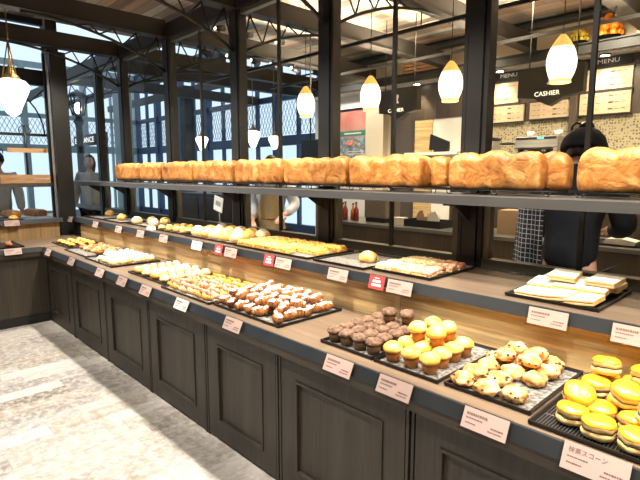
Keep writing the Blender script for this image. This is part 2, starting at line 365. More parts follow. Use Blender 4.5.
for i, x in enumerate(XP):
    far = 6.08 if x > -6.6 else 6.55
    near = -3.9 if x > -6.9 else 2.60
    p = MB(); p.box(x - .05, x + .05, near, YP - .055, 2.985, 3.15); p.box(x - .05, x + .05, YP + .055, far, 2.985, 3.15)
    p.box(x - .07, x + .07, near, YP - .055, 2.975, 2.985); p.box(x - .07, x + .07, YP + .055, far, 2.975, 2.985)
    o = struct(p.build('trim_%d' % ti, M['beam'])); ti += 1
    t = MB()
    if near < 0: truss(t, x, YP - .055, -1)
    truss(t, x, YP + .055, 1)
    t.build('lattice_bracket', M['metal'], o)
# header along the partition + slim cross rails over the service side
p = MB(); p.box(-8.8, 3.3, YP - .055, YP + .055, 2.97, 3.12); struct(p.build('trim_%d' % ti, M['beam'])); ti += 1
for y, z in ((3.80, 2.82), (4.95, 2.86)):
    p = MB(); p.box(-6.3, 3.3, y - .015, y + .015, z - .015, z + .015)
    for x in XP[:6]: p.tube([(x, y, z), (x, y, 2.985)], .006, 5)
    struct(p.build('trim_%d' % ti, M['metal'])); ti += 1
# glazed bays of the partition: sill, mid mullion, lower frame, pane
wi = 1
for i in range(len(XP) - 1):
    x1, x0 = XP[i] - .08, XP[i + 1] + .08
    f = MB(); f.box(x0, x1, YP - .035, YP + .035, 1.003, 1.055); f.box(x0, x1, YP - .025, YP + .025, 2.93, 2.968)
    f.box(x0, x0 + .04, YP - .025, YP + .025, 1.055, 1.36); f.box(x1 - .04, x1, YP - .025, YP + .025, 1.055, 1.36)
    mx_ = (x0 + x1) / 2
    o = struct(f.build('window_%d' % wi, M['frame'])); wi += 1
    if i in (0, 1, 2, 3): MB().box(mx_ - .012, mx_ + .012, YP - .012, YP + .012, 1.056, 2.929).build('mullion', M['metal'], o)
    g = MB(); g.box(x0 + .001, x1 - .001, YP - .003, YP + .003, 1.056, 2.929); g.build('pane', M['glass'], o)
# left end: corner post, side partition over the end counter
p = MB(); p.box(-6.77, -6.55, 1.86, 2.04, .787, 2.97); p.box(-6.79, -6.75, 1.84, 1.86, .787, 2.97)
struct(p.build('trim_%d' % ti, M['metal'])); ti += 1
struct(bx('trim_%d' % ti, M['steel'], None, -6.553, -6.535, 1.815, 1.835, .787, 3.42)); ti += 1
XL = -7.0
for y in (2.0, .72, -.6, -1.9, -3.2):
    p = MB(); p.box(XL - .06, XL + .06, y - .08, y + .08, 0, 3.42); struct(p.build('trim_%d' % ti, M['metal'])); ti += 1
ys = [2.0, .72, -.6, -1.9, -3.2]
for k in range(4):
    y1, y0 = ys[k] - .082, ys[k + 1] + .082
    f = MB(); f.box(XL - .04, XL + .04, y0, y1, .86, .92); f.box(XL - .05, XL + .05, y0, y1, 2.62, 2.80)
    f.box(XL - .04, XL + .04, y0, y1, 3.34, 3.41); f.box(XL - .03, XL + .03, y0, y1, 1.375, 1.40)
    arc = []
    yc = (y0 + y1) / 2; 
    for q in range(17):
        a = PI * q / 16; arc.append((XL, yc + (y1 - y0) * .46 * math.cos(a), 2.02 + .58 * math.sin(a)))
    f.tube(arc, .010, 5); f.tube([(XL, yc + .38, 2.42), (XL, y1, 2.6)], .007, 5); f.tube([(XL, yc - .38, 2.42), (XL, y0, 2.6)], .007, 5)
    f.box(XL - .03, XL + .03, y0, y1, 2.0, 2.03)
    o = struct(f.build('window_%d' % wi, M['metal'])); wi += 1
    g = MB(); g.box(XL - .003, XL + .003, y0, y1, .921, 3.33); g.build('pane', M['glass'], o)
struct(bx('wall_left', M['darkwall'], None, XL - .05, XL + .05, -3.9, 1.9, 0, .855))

# the mall beyond: window facades with mullions, transoms and lattice
def facade(axis, pos, a0, a1, step, name, m):
    f = MB(); L = MB()
    def B(s0, s1, d0, d1, z0, z1, mb=f):
        if axis == 'y': mb.box(s0, s1, pos + d0, pos + d1, z0, z1)
        else: mb.box(pos + d0, pos + d1, s0, s1, z0, z1)
    n = int(round((a1 - a0) / step))
    for k in range(n + 1):
        s = a0 + k * (a1 - a0) / n; B(s - .07, s + .07, -.08, .08, 0, 4.4)
        if k < n:
            sm = s + (a1 - a0) / n / 2; B(sm - .03, sm + .03, -.04, .04, 0, 4.4)
    B(a0, a1, -.05, .05, 2.10, 2.30); B(a0, a1, -.05, .05, 3.0, 3.12); B(a0, a1, -.05, .05, 4.3, 4.45); B(a0, a1, -.05, .05, 0, .5)
    o = struct(f.build(name, m))
    for k in range(n):
        s0 = a0 + k * (a1 - a0) / n; st = (a1 - a0) / n
        for q in range(12):
            u = s0 + .07 + (st - .14) * q / 12; u2 = s0 + .07 + (st - .14) * (q + 1) / 12; zz = 2.32
            for r in range(3):
                za = zz + r * .22; zb = za + .22
                pa, pb = ((u, za), (u2, zb)); pc, pd = ((u2, za), (u, zb))
                for (c1, c2) in ((pa, pb), (pc, pd)):
                    if axis == 'y': L.tube([(c1[0], pos, c1[1]), (c2[0], pos, c2[1])], .006, 4, cap=False)
                    else: L.tube([(pos, c1[0], c1[1]), (pos, c2[0], c2[1])], .006, 4, cap=False)
    L.build('lattice', M['bluecol'], o)
    g = MB()
    if axis == 'y': g.box(a0, a1, pos - .003, pos + .003, .5, 4.3)
    else: g.box(pos - .003, pos + .003, a0, a1, .5, 4.3)
    g.build('pane', M['glass'], o)
facade('y', 6.62, -15.0, -6.85, 1.36, 'window_%d' % wi, M['bluecol']); wi += 1
facade('x', -15.05, -4.0, 6.6, 1.5, 'window_%d' % wi, M['tealcol']); wi += 1
# mall cross beams and free columns
for y in (3.4, 4.6, 5.8):
    p = MB(); p.box(-15, -7.1, y - .07, y + .07, 3.30, 3.46); struct(p.build('trim_%d' % ti, M['beam'])); ti += 1
struct(bx('ceiling', M['white'], None, -15, -7.12, -4.0, 1.2, 4.2, 4.26))
for (x, y, s) in ((-10.2, 4.2, .14), (-12.1, 3.5, .16), (-9.4, 5.2, .10), (-11.5, 1.2, .14), (-13.0, 2.3, .12)):
    p = MB(); p.box(x - s, x + s, y - s, y + s, 0, 3.29); p.box(x - s * 1.3, x + s * 1.3, y - s * 1.3, y + s * 1.3, 0, .2)
    p.box(x - s * 1.25, x + s * 1.25, y - s * 1.25, y + s * 1.25, 3.18, 3.29)
    struct(p.build('trim_%d' % ti, M['tealcol'] if s > .11 else M['metal'])); ti += 1
# ================================================================ COUNTERS
GX = [-5.60, -4.85, -4.03, -3.23, -2.47, -1.79, -1.01, -.23, .55]
CY = 1.43; ZT = .785; ZS = 1.003
cablab = ['beside the end counter in the corner', 'second from the corner', 'third from the corner', 'fourth from the corner, under the ham twists',
          'under the sugared pastries at their left half', 'under the right half of the sugared pastries', 'under the chocolate muffins and lemon muffins', 'at the bottom right under the glazed scones']
for i in range(8):
    x0, x1 = GX[i] + .006, GX[i + 1] - .006
    t = thing('base_cabinet', 'dark smoked oak base cabinet with framed door, ' + cablab[i], 'cabinet', (x0, CY, 0), group='base cabinets of the long counter')
    W = x1 - x0
    b = MB(); b.box(0, W, .03, .53, .0, .70); b.box(0, .012, .0, .03, 0, .70); b.box(W - .012, W, .0, .03, 0, .70); b.build('body', M['cab'], t)
    d = MB(); s = .105; a, c = .018, W - .018; z0, z1 = .015, .690
    d.box(a, a + s, .002, .028, z0, z1); d.box(c - s, c, .002, .028, z0, z1); d.box(a + s, c - s, .002, .028, z1 - s, z1); d.box(a + s, c - s, .002, .028, z0, z0 + s)
    dr = d.build('door', M['cab'], t)
    p = MB(); p.box(a + s, c - s, .014, .027, z0 + s, z1 - s); p.build('door_panel', M['cabpanel'], dr)
    m_ = MB(); q = .012
    X0, X1, Z0, Z1 = a + s, c - s, z0 + s, z1 - s
    for (u0, u1, v0, v1) in ((X0, X0 + q, Z0, Z1), (X1 - q, X1, Z0, Z1), (X0 + q, X1 - q, Z1 - q, Z1), (X0 + q, X1 - q, Z0, Z0 + q)):
        m_.box(u0, u1, -.004, .014, v0, v1)
    m_.build('panel_moulding', M['cab'], dr)
# end counter
t = thing('end_counter', 'dark boarded end counter with black plinth at the left wall', 'counter', (-5.62, 1.40, 0))
bx('front', M['cabl'], t, -.03, 0, -4.9, .03, .09, .70); bx('plinth', M['plinth'], t, -.02, .012, -4.9, .028, 0, .088); bx('body', M['cab'], t, -.74, -.031, -4.9, .62, 0, .70)
# worktops
def worktop_profile(mb_w, mb_r): pass
t = thing('worktop', 'long oak worktop with a brown wooden lip carrying the lower rows of pastry', 'worktop', (-1.3, 1.4, .70))
X0, X1 = -5.58 + 1.3, 3.2 + 1.3
p = MB(); p.box(X0, X1, .012, .60, .046, .085); p.build('slab', M['top'], t)
p = MB(); p.box(X0, X1, -.012, .60, .001, .045); p.build('lip', M['lipwood'], t)
p = MB(); p.prism([(-.022, .046), (.010, .046), (.010, .093), (-.002, .093)], 'x', X0, X1); p.build('ticket_rail', M['rail'], t)
t = thing('worktop', 'short oak worktop of the end counter at the left edge', 'worktop', (-5.6, 1.4, .70))
p = MB(); p.box(-.95, -.012, -4.9, .60, .046, .085); p.build('slab', M['top'], t)
p = MB(); p.box(-.80, .012, -4.9, -.013, .001, .045); p.build('lip', M['lipwood'], t)
p = MB(); p.prism([(.018, .046), (-.010, .046), (-.010, .093), (.002, .093)], 'y', -4.9, -.012); p.build('ticket_rail', M['rail'], t)
# raised steps with the shelf
t = thing('display_step', 'golden oak back step with brown shelf board carrying the upper row of pastry', 'shelf', (-1.3, 1.99, ZT))
X0 = -6.50 + 1.3
bx('riser_board', M['gold'], t, X0 + .25, X1, 0, .02, .001, .18)
bx('end_panel', M['metal'], t, X0, X0 + .249, 0, .02, .001, .18)
p = MB(); p.box(X0, X1, -.018, .615, .181, .217); p.build('shelf_board', M['top2'], t)
p = MB(); p.prism([(-.045, .182), (-.019, .182), (-.019, .232), (-.028, .232)], 'x', X0, X1); p.build('ticket_rail', M['rail'], t)
t = thing('display_step', 'short golden oak back step on the end counter at the left edge', 'shelf', (-6.40, 1.80, ZT))
bx('riser_board', M['goldy'], t, -.02, 0, -5.2, 0, .001, .18)
p = MB(); p.box(-.54, .018, -5.2, .03, .181, .217); p.build('shelf_board', M['top2'], t)
p = MB(); p.prism([(.045, .182), (.019, .182), (.019, .232), (.028, .232)], 'y', -5.2, .03); p.build('ticket_rail', M['rail'], t)
# overhead bread shelf
t = thing('bread_shelf', 'long grey steel shelf carrying the row of tall loaves', 'shelf', (-1.3, 2.20, 1.390))
X0 = -7.45 + 1.3
p = MB(); p.box(X0, X1, .0, .402, .012, .045); p.box(X0, X1, 0, .012, 0, .012); p.build('shelf_plate', M['shelfmetal'], t)
for x in XP[:-1]:
    p = MB(); p.box(x + 1.3 - .02, x + 1.3 + .02, .16, .402, -.02, .011); p.prism([(.402, -.12), (.402, -.021), (.24, -.021)], 'x', x + 1.3 - .006, x + 1.3 + .006); p.build('shelf_bracket', M['metal'], t)
t = thing('side_shelf', 'grey steel shelf over the end counter at the left edge', 'shelf', (-6.93, 0, 1.378))
p = MB(); p.box(0, .30, -3.2, 1.83, .012, .045); p.box(.288, .30, -3.2, 1.83, 0, .011); p.build('shelf_plate', M['shelfmetal'], t)
for y in (-2, -.6, .72): p = MB(); p.prism([(.0, -.10), (.0, .011), (.14, .011)], 'y', y - .006, y + .006); p.build('shelf_bracket', M['metal'], t)

# ================================================================ TICKETS
def dashes(mb, w, h, rows, seed, y=-.0022, th=.0028, hmul=1.0):
    r = random.Random(seed)
    for (zf, x0f, x1f, tt) in rows:
        x = x0f * w; 
        while x < x1f * w:
            l = r.uniform(.003, .007) * hmul
            mb.box(x, min(x + l, x1f * w), y - .0004, y, zf * h - tt / 2, zf * h + tt / 2); x += l + r.uniform(.001, .002)
TILT = math.radians(-26)
def ticket(kind, w=.15, h=.066, txt=None, seed=0):
    t = thing('price_ticket', None, 'price ticket')
    hol = MB(); e = .009; hol.box(-w / 2 - e, w / 2 + e, -.0015, .0015, -e, h + e)
    hol.box(-w / 2 - e, w / 2 + e, -.006, -.0016, -e - .001, -e + .002); hol.box(-.02, .02, .0016, .022, h * .55, h * .60); hol.build('holder', M['acrylic'], t)
    c = MB(); c.box(-w / 2, w / 2, -.0042, -.0018, 0, h); c.build('card', M[kind], t)
    if kind == 'redcard':
        d = MB(); dashes(d, w, h, [(.30, -.30, .32, .013), (.58, -.26, .26, .013)], seed, y=-.0043, hmul=1.6); dashes(d, w, h, [(.82, -.15, .15, .005)], seed + 3, y=-.0043)
        d.build('printed_text', M['inkw'], t)
    else:
        d = MB(); rows = [(.28, -.42, -.18, .0035), (.22, .10, .40, .0035), (.38, .15, .42, .0045)]
        if not txt: rows.append((.72, -.42, .05, .008)); rows.append((.52, -.42, -.05, .004))
        else: rows.append((.50, -.42, -.10, .0035))
        dashes(d, w, h, rows, seed, y=-.0043); d.build('printed_text', M['ink'], t)
        if txt: text_mesh('printed_name', txt, .0165, M['ink'], t, (-w * .12, -.0045, h * .74), ext=.0003)
    return t
def put(root, loc, rot, label, group=None):
    root.location = loc; root.rotation_euler = rot; root['label'] = label
    if group: root['group'] = group
pink = ticket('card', seed=1); red = ticket('redcard', .10, .07, seed=4); named = ticket('card', .165, .074, '抹茶スコーン', 9); wht = ticket('cardw', .15, .066, seed=6)
lowX = [(-5.31, pink, 'at the corner end of the lower rail'), (-4.62, pink, 'on the lower rail, second from the corner'), (-3.94, pink, 'on the lower rail below the big silver tray'),
        (-3.51, pink, 'on the lower rail between silver tray and pale rolls'), (-3.12, pink, 'on the lower rail below the pale iced rolls'), (-2.63, wht, 'on the lower rail below the ham twists'),
        (-2.09, pink, 'on the lower rail below the sugared pastries'), (-1.33, pink, 'on the lower rail below the chocolate muffins'), (-1.045, pink, 'on the lower rail below the lemon muffins'),
        (-.69, pink, 'on the lower rail below the fruit scones'), (-.375, named, 'on the lower rail below the glazed scones, with readable Japanese name')]
used = set()
def place_ticket(src, loc, rot, label, grp):
    c = 'white' if src is wht else ('red' if src is red else 'pale pink')
    label = c + ' price ticket ' + label
    if id(src) in used: return dup(src, loc, rot, label, grp)
    used.add(id(src)); put(src, loc, rot, label, grp); return src
for (x, s, l) in lowX: place_ticket(s, (x, 1.361, .740), (TILT, 0, 0), l, 'price tickets on the lower rail')
upX = [(-6.40, pink, 'on the upper rail beside the corner post'), (-5.56, pink, 'on the upper rail, second from the corner post'), (-4.93, pink, 'on the upper rail, third from the corner post'),
       (-4.42, pink, 'on the upper rail left of the white-paper tray'), (-3.96, pink, 'on the upper rail below the small cheese pastries'), (-3.40, wht, 'on the upper rail below the left round buns'),
       (-3.09, red, 'on the upper rail before the round buns, leftmost red one'), (-2.93, pink, 'on the upper rail right beside the leftmost red ticket'), (-2.49, red, 'on the upper rail below the orange cheese slices'),
       (-2.345, pink, 'on the upper rail right beside the middle red ticket'), (-1.87, pink, 'on the upper rail below the tray with one yellow bun'), (-1.59, red, 'on the upper rail before the pizza slices'),
       (-1.445, pink, 'on the upper rail right beside the rightmost red ticket'), (-.73, pink, 'on the upper rail below the white sandwiches'), (-.43, pink, 'on the upper rail at the right edge of the picture')]
for (x, s, l) in upX: place_ticket(s, (x, 1.918, .955), (TILT * .6, 0, 0), l, 'price tickets on the upper rail')
place_ticket(pink, (-5.565, 1.13, .742), (TILT, 0, PI / 2), 'on the lower rail of the end counter at the left edge', 'price tickets on the end counter')
place_ticket(pink, (-6.345, 1.30, .955), (TILT * .6, 0, PI / 2), 'on the upper rail of the end counter', 'price tickets on the end counter')

# ================================================================ TRAYS
def tray(x0, x1, y0, y1, z, label, m='tray', liner=True, linerlab=None, mesh=False, rz=0, rim=.014):
    cx, cy = (x0 + x1) / 2, (y0 + y1) / 2; w, d = (x1 - x0) / 2, (y1 - y0) / 2
    t = MB(); t.box(-w + .008, w - .008, -d + .008, d - .008, .0005, .003)
    for s in (-1, 1):
        t.prism([(s * (d - .008), .0005), (s * (d - .002), .0025), (s * d, rim), (s * (d - .006), rim), (s * (d - .012), .003)], 'x', -w, w)
        t.prism([(s * (w - .008), .0005), (s * (w - .002), .0025), (s * w, rim), (s * (w - .006), rim), (s * (w - .012), .003)], 'y', -d, d)
    o = t.build('baking_tray', M[m], None, (cx, cy, z + .0005)); tag(o, label, 'tray'); o.rotation_euler = (0, 0, rz)
    if liner:
        l = MB(); n = 14
        if mesh:
            for k in range(46): xx = -w + .016 + (2 * w - .032) * k / 45; l.tube([(xx, -d + .014, .007), (xx, d - .014, .007)], .0011, 4, cap=False)
            for k in range(7): yy = -d + .016 + (2 * d - .032) * k / 6; l.tube([(-w + .014, yy, .0052), (w - .014, yy, .0052)], .0014, 4, cap=False)
            lo = l.build('wire_mat', M['steel'], None, (cx, cy, z + .0005)); tag(lo, linerlab, 'cooling grid')
        else:
            l.box(-w + .016, w - .016, -d + .016, d - .016, .0038, .0046)
            lo = l.build('paper_liner', M['liner'], None, (cx, cy, z + .0005)); tag(lo, linerlab or ('waxed paper sheet lining the ' + label), 'paper liner')
        lo.rotation_euler = (0, 0, rz)
    return z + .0055
ZL = {}
zt = ZT + .0005
tray(-1.555, -1.25, 1.49, 1.955, zt, 'black tray under the chocolate muffins')
tray(-1.24, -.935, 1.485, 1.955, zt, 'black tray under the lemon muffins')
tray(-.915, -.60, 1.495, 1.965, zt, 'black tray under the fruit scones')
tray(-.585, -.13, 1.44, 1.965, zt, 'wide black tray under the yellow glazed scones', mesh=True, linerlab='steel wire grid under the yellow glazed scones')
tray(-2.44, -1.84, 1.475, 1.93, zt, 'black tray under the sugared brown pastries')
tray(-3.06, -2.46, 1.455, 1.93, zt, 'black tray under the ham twists')
tray(-3.70, -3.10, 1.50, 1.93, zt, 'black tray under the pale iced rolls', liner=False)
tray(-4.60, -3.98, 1.48, 1.90, zt, 'silver-lined tray of powdered white pastries')
tray(-5.24, -4.64, 1.50, 1.92, zt, 'silver-lined tray second from the corner')
tray(-5.88, -5.30, 1.56, 1.92, zt, 'dark tray of small orange pastries in the corner', liner=False)
zu = ZS + .0005
tray(-6.44, -5.90, 2.10, 2.50, zu, 'black tray on the upper shelf nearest the corner post')
tray(-5.85, -5.31, 2.10, 2.52, zu, 'black tray with one orange bun on the upper shelf')
tray(-5.24, -4.64, 2.13, 2.55, zu, 'black tray of four yellow buns on the upper shelf')
tray(-4.56, -3.96, 2.10, 2.45, zu, 'black tray under the small cheese pastries')
tray(-3.88, -3.13, 2.08, 2.50, zu, 'black tray under the round pale buns')
tray(-3.09, -2.27, 2.06, 2.50, zu, 'black tray under the orange cheese slices')
tray(-2.22, -1.80, 2.06, 2.50, zu, 'grey-lined tray holding a single yellow bun')
tray(-1.775, -1.385, 2.10, 2.55, zu, 'black tray under the pink pizza slices', liner=False)
tray(-.985, -.60, 2.09, 2.55, zu, 'black tray under the white sandwiches', liner=False)
tray(-6.30, -5.75, .75, 1.27, zt, 'dark tray with a red pastry on the end counter', liner=False)
tray(-6.90, -6.46, .95, 1.45, zu, 'dark tray with one bun on the upper step of the end counter', liner=False)

# ================================================================ PASTRIES
class Kind:
    def __init__(s, *protos): s.p = list(protos); s.n = 0; s.used = [False] * len(protos)
    def put(s, loc, rot, label, group, scale=1.0):
        i = s.n % len(s.p); s.n += 1; p = s.p[i]
        if not s.used[i]:
            s.used[i] = True; p.location = loc; p.rotation_euler = rot; p['label'] = label; p['group'] = group; p.scale = (scale,) * 3 if not isinstance(scale, tuple) else scale
            return p
        return dup(p, loc, rot, label, group, scale)
def R(a, b): return random.uniform(a, b)
def choc():
    t = thing('chocolate_muffin', None, 'muffin')
    MB().lathe([(.024, 0), (.027, .018), (.031, .043)], n=32, rib=.03, ribn=16).build('paper_case', M['muffcup'], t)
    MB().blob((0, 0, .047), .036, 3, .22, 3.2, (1, 1, .62), random.randint(0, 99), flat=-.006).build('cake_top', M['muffin'], t)
    return t
def lem():
    t = thing('lemon_muffin', None, 'muffin')
    MB().lathe([(.024, 0), (.027, .02), (.0325, .046)], n=32, rib=.03, ribn=16).build('paper_case', M['lemoncup'], t)
    MB().blob((0, 0, .050), .0385, 3, .12, 2.0, (1, 1, .75), random.randint(0, 99), flat=-.008).build('cake_top', M['lemon'], t)
    return t
def rowname(r, n): return 'front row' if r == 0 else ('back row' if r == n - 1 else ORD[r] + ' row from the front')
def colname(c, n): return 'at the left end' if c == 0 else ('at the right end' if c == n - 1 else ORD[c] + ' from the left')
base = ZT + .0057
K = Kind(choc(), choc(), choc())
for r in range(5):
    for c in range(4):
        K.put((-1.512 + c * .074 + R(-.002, .002), 1.545 + r * .076 + R(-.002, .002), base), (R(-.03, .03), R(-.03, .03), R(0, 6)), 'chocolate muffin in brown paper case, %s, %s' % (rowname(r, 5), colname(c, 4)), 'chocolate muffins on their tray', 1.02)
for k, (x, y) in enumerate(((-1.405, 1.80), (-1.33, 1.84))):
    K.put((x, y, base + .058), (R(-.15, .15), R(-.15, .15), R(0, 6)), 'chocolate muffin lying on top of the others, ' + ['left', 'right'][k] + ' of two', 'chocolate muffins on their tray', 1.0)
K = Kind(lem(), lem(), lem())
for r in range(4):
    for c in range(3):
        K.put((-1.180 + c * .086 + R(-.003, .003), 1.545 + r * .084 + R(-.003, .003), base), (R(-.05, .05), R(-.05, .05), R(0, 6)), 'yellow lemon muffin in amber paper case, %s, %s' % (rowname(r, 4), colname(c, 3)), 'lemon muffins on their tray', 1.03)
for k, (x, y) in enumerate(((-1.14, 1.66), (-1.055, 1.665), (-1.14, 1.75), (-1.055, 1.755))):
    K.put((x, y, base + .070), (R(-.2, .2), R(-.2, .2), R(0, 6)), 'yellow lemon muffin lying on top of the heap, ' + ['near left', 'near right', 'far left', 'far right'][k] + ' of four', 'lemon muffins on their tray', 1.03)
def scone():
    t = thing('fruit_scone', None, 'scone'); sd = random.randint(0, 99)
    b = MB().blob((0, 0, .022), .043, 3, .26, 2.8, (1.05, .95, .58), sd, flat=-.020).build('crumb', M['scone'], t)
    ch = MB()
    for k in range(14):
        a = R(0, 6.28); e = R(-.45, .7); q = Vector((math.cos(a) * math.cos(e) * 1.05, math.sin(a) * math.cos(e) * .95, math.sin(e) * .58)); 
        u = Vector((math.cos(a) * math.cos(e), math.sin(a) * math.cos(e), math.sin(e)))
        d = 1 + .26 * noise.noise(u * 2.8 + Vector((sd * 3.1, sd * 1.7, sd)))
        p = q * .043 * d; p.z = max(p.z, -.018); ch.blob((p.x, p.y, p.z + .022), R(.0035, .007), 1, .3, 2, (1, 1, .8), k)
    ch.build('fruit_piece', M['chip'], t)['kind'] = 'stuff'
    return t
K = Kind(scone(), scone(), scone(), scone())
sp = [(-.862, 1.545), (-.772, 1.535), (-.682, 1.555), (-.865, 1.635), (-.775, 1.635), (-.86, 1.725), (-.77, 1.73), (-.682, 1.725), (-.865, 1.82), (-.775, 1.825), (-.685, 1.82), (-.80, 1.91), (-.70, 1.91)]
wh = ['front row at the left', 'front row in the middle', 'front row at the right', 'second row at the left', 'second row in the middle', 'third row at the left', 'third row in the middle', 'third row at the right', 'fourth row at the left', 'fourth row in the middle', 'fourth row at the right', 'back row at the left', 'back row at the right']
for (x, y), l in zip(sp, wh): K.put((x + R(-.004, .004), y, base), (0, 0, R(0, 6)), 'rough pale scone dotted with dark fruit, ' + l, 'fruit scones on their tray', R(1.0, 1.12))
for (x, y), l in zip([(-.815, 1.775), (-.73, 1.78), (-.735, 1.865), (-.82, 1.87)], ['near left', 'near right', 'far right', 'far left']):
    K.put((x, y, base + .043), (R(-.15, .15), R(-.15, .15), R(0, 6)), 'rough pale scone dotted with dark fruit on top, %s of four upper ones' % l, 'fruit scones on their tray')
def gl():
    t = thing('filled_scone', None, 'scone'); sd = random.random() * 6
    MB().lathe([(.034, 0), (.0425, .004), (.0455, .014), (.0440, .0235)], n=28, rib=.015, ribn=5, jit=.005).build('bottom_half', M['sconeside'], t)
    MB().lathe([(.040, .0238), (.0435, .0250), (.0435, .0272), (.040, .0285)], n=36, rib=.03, ribn=9, jit=.004).build('filling', M['filling'], t)
    MB().lathe([(.0430, .0288), (.0468, .034), (.0462, .043)], n=28, rib=.015, ribn=6, jit=.005, capt=False).build('upper_side', M['sconeside'], t)
    MB().lathe([(.0455, .0422), (.0450, .046), (.040, .053), (.028, .058), (.012, .0605), (.002, .061)], n=30, rib=.012, ribn=5, jit=.003).build('glazed_top', M['glaze'], t)
    return t
K = Kind(gl(), gl(), gl())
rows = [[(-.492, 1.535), (-.405, 1.500), (-.312, 1.495), (-.215, 1.50)], [(-.435, 1.605), (-.340, 1.600), (-.245, 1.60)], [(-.40, 1.70), (-.305, 1.695), (-.21, 1.69)], [(-.505, 1.795), (-.41, 1.795), (-.315, 1.79), (-.22, 1.79)], [(-.505, 1.895), (-.405, 1.89), (-.30, 1.89)]]
for r, rw in enumerate(rows):
    for c, (x, y) in enumerate(rw):
        K.put((x, y, base + .004), (R(-.06, .06), R(-.06, .06), R(0, 6)), 'round yellow glazed scone with dark filling, %s, %s' % (rowname(r, 5), colname(c, len(rw))), 'glazed scones on the wire grid', R(.97, 1.04))
for (x, y, dz), l, rt in zip([(-.500, 1.605, .045), (-.385, 1.655, .066), (-.285, 1.55, .066), (-.49, 1.845, .066), (-.37, 1.845, .068), (-.26, 1.745, .066)], ['near left', 'middle', 'near right', 'far left', 'far middle', 'far right'], [(.5, 0), (.22, .22), (.1, .1), (-.15, .05), (-.1, -.05), (.2, .1)]):
    K.put((x, y, base + dz), (rt[0], rt[1], R(0, 1)), 'round yellow glazed scone leaning on top of the others, the %s one' % l, 'glazed scones on the wire grid')
# sugared brown pastries
def croi():
    t = thing('sugared_pastry', None, 'pastry'); sd = random.randint(0, 99)
    b = MB()
    for k in range(5): 
        u = (k - 2) / 2; b.blob((u * .030, .004 * math.cos(u * 2), .020), .024 * (1 - .32 * abs(u)), 2, .18, 2.5, (.62, 1, .95), sd + k, flat=-.0195)
    b.build('baked_dough', M['croi'], t)
    s = MB()
    for k in range(5):
        u = (k - 2) / 2.2; s.blob((u * .026, R(-.007, .007), .036 - .006 * abs(u)), R(.010, .017), 2, .6, 3.5, (1, 1.0, .45), sd + 9 + k)
    s.build('sugar_topping', M['sugar'], t); return t
K = Kind(croi(), croi(), croi(), croi())
for r in range(6):
    for c in range(7):
        if r == 0 and c == 5: continue
        K.put((-2.385 + c * .082 + R(-.006, .006), 1.525 + r * .066 + R(-.005, .005), base), (R(-.1, .1), R(-.1, .1), PI / 2 + R(-.9, .9)), 'brown pastry under white powdered sugar, %s, %s' % (rowname(r, 6), colname(c, 7)), 'sugared brown pastries on their tray', (1.12, 1.3, 1.35))
for k in range(24):
    K.put((-2.35 + (k % 6) * .086 + R(-.01, .01), 1.575 + (k // 6) * .085 + R(-.01, .01), base + .048), (R(-.3, .3), R(-.3, .3), PI / 2 + R(-.6, .6)), 'sugared brown pastry heaped on the others, %s heap row, %s' % (['nearest', 'second', 'third', 'farthest'][k // 6], colname(k % 6, 6)), 'sugared brown pastries on their tray', (1.1, 1.25, 1.2))
# ham twists
def twist(fm, nm, body='pale'):
    t = thing(nm, None, 'pastry'); sd = random.randint(0, 99)
    b = MB()
    for s in (-1, 1):
        pts = [(-.085 + .17 * k / 10, s * .016 * math.cos(k * .9), .013 + s * .004 * math.sin(k * .9)) for k in range(11)]
        b.tube(pts, [.006 + .009 * math.sin(PI * (k + .8) / 11.6) for k in range(11)], 8)
    b.build('dough', M[body], t)
    f = MB(); f.tube([(-.080 + .16 * k / 8, .007 * math.sin(k * 1.3), .028 + .002 * math.cos(k * 2)) for k in range(9)], [.006 + .009 * math.sin(PI * (k + .5) / 9) for k in range(9)], 8)
    f.build('topping', M[fm], t); return t
K = Kind(twist('ham', 'ham_twist', 'butter'), twist('ham', 'ham_twist', 'pale'))
for r in range(4):
    for c in range(3):
        K.put((-2.98 + c * .188 + R(-.002, .002), 1.515 + r * .062 + R(-.003, .003), base), (0, 0, R(-.15, .15)), 'long pale twist with pink ham filling, %s, %s' % (rowname(r, 4), ['left', 'middle', 'right'][c]), 'ham twists on their tray', (1.05, 1.05, 1.4))
for r in range(2):
    for c in range(2):
        K.put((-2.86 + c * .19, 1.60 + r * .06, base + .045), (0, 0, R(-.3, .3)), 'long pale ham twist lying across the others, %s %s' % (['near', 'far'][r], ['left', 'right'][c]), 'ham twists on their tray')
K = Kind(twist('ham2', 'orange_topped_roll', 'butter'))
for c in range(3):
    for r in range(2): K.put((-2.98 + c * .185, 1.79 + r * .07, base), (0, 0, R(-.1, .1)), 'long roll with orange topping behind the ham twists, %s, %s' % (['nearer row', 'farther row'][r], ['left', 'middle', 'right'][c]), 'orange topped rolls behind the ham twists')
# pale iced rolls
def roll(nm, body, top, L=.07):
    t = thing(nm, None, 'pastry'); sd = random.randint(0, 99)
    MB().blob((0, 0, .018), .03, 3, .14, 2, (L / .045, 1, .66), sd, flat=-.0175).build('baked_dough', M[body], t)
    MB().blob((0, 0, .034), .022, 2, .4, 3, (L / .045, .95, .35), sd + 5).build('topping', M[top], t); return t
K = Kind(roll('iced_roll', 'butter', 'sugar'), roll('iced_roll', 'pale', 'sugar'))
for r in range(6):
    for c in range(4):
        K.put((-3.62 + c * .145 + R(-.01, .01), 1.545 + r * .064, base - .001), (0, 0, R(-.2, .2)), 'pale roll with white icing, %s, %s' % (rowname(r, 6), colname(c, 4)), 'pale iced rolls on their tray', (1.0, 1.08, 1.3))
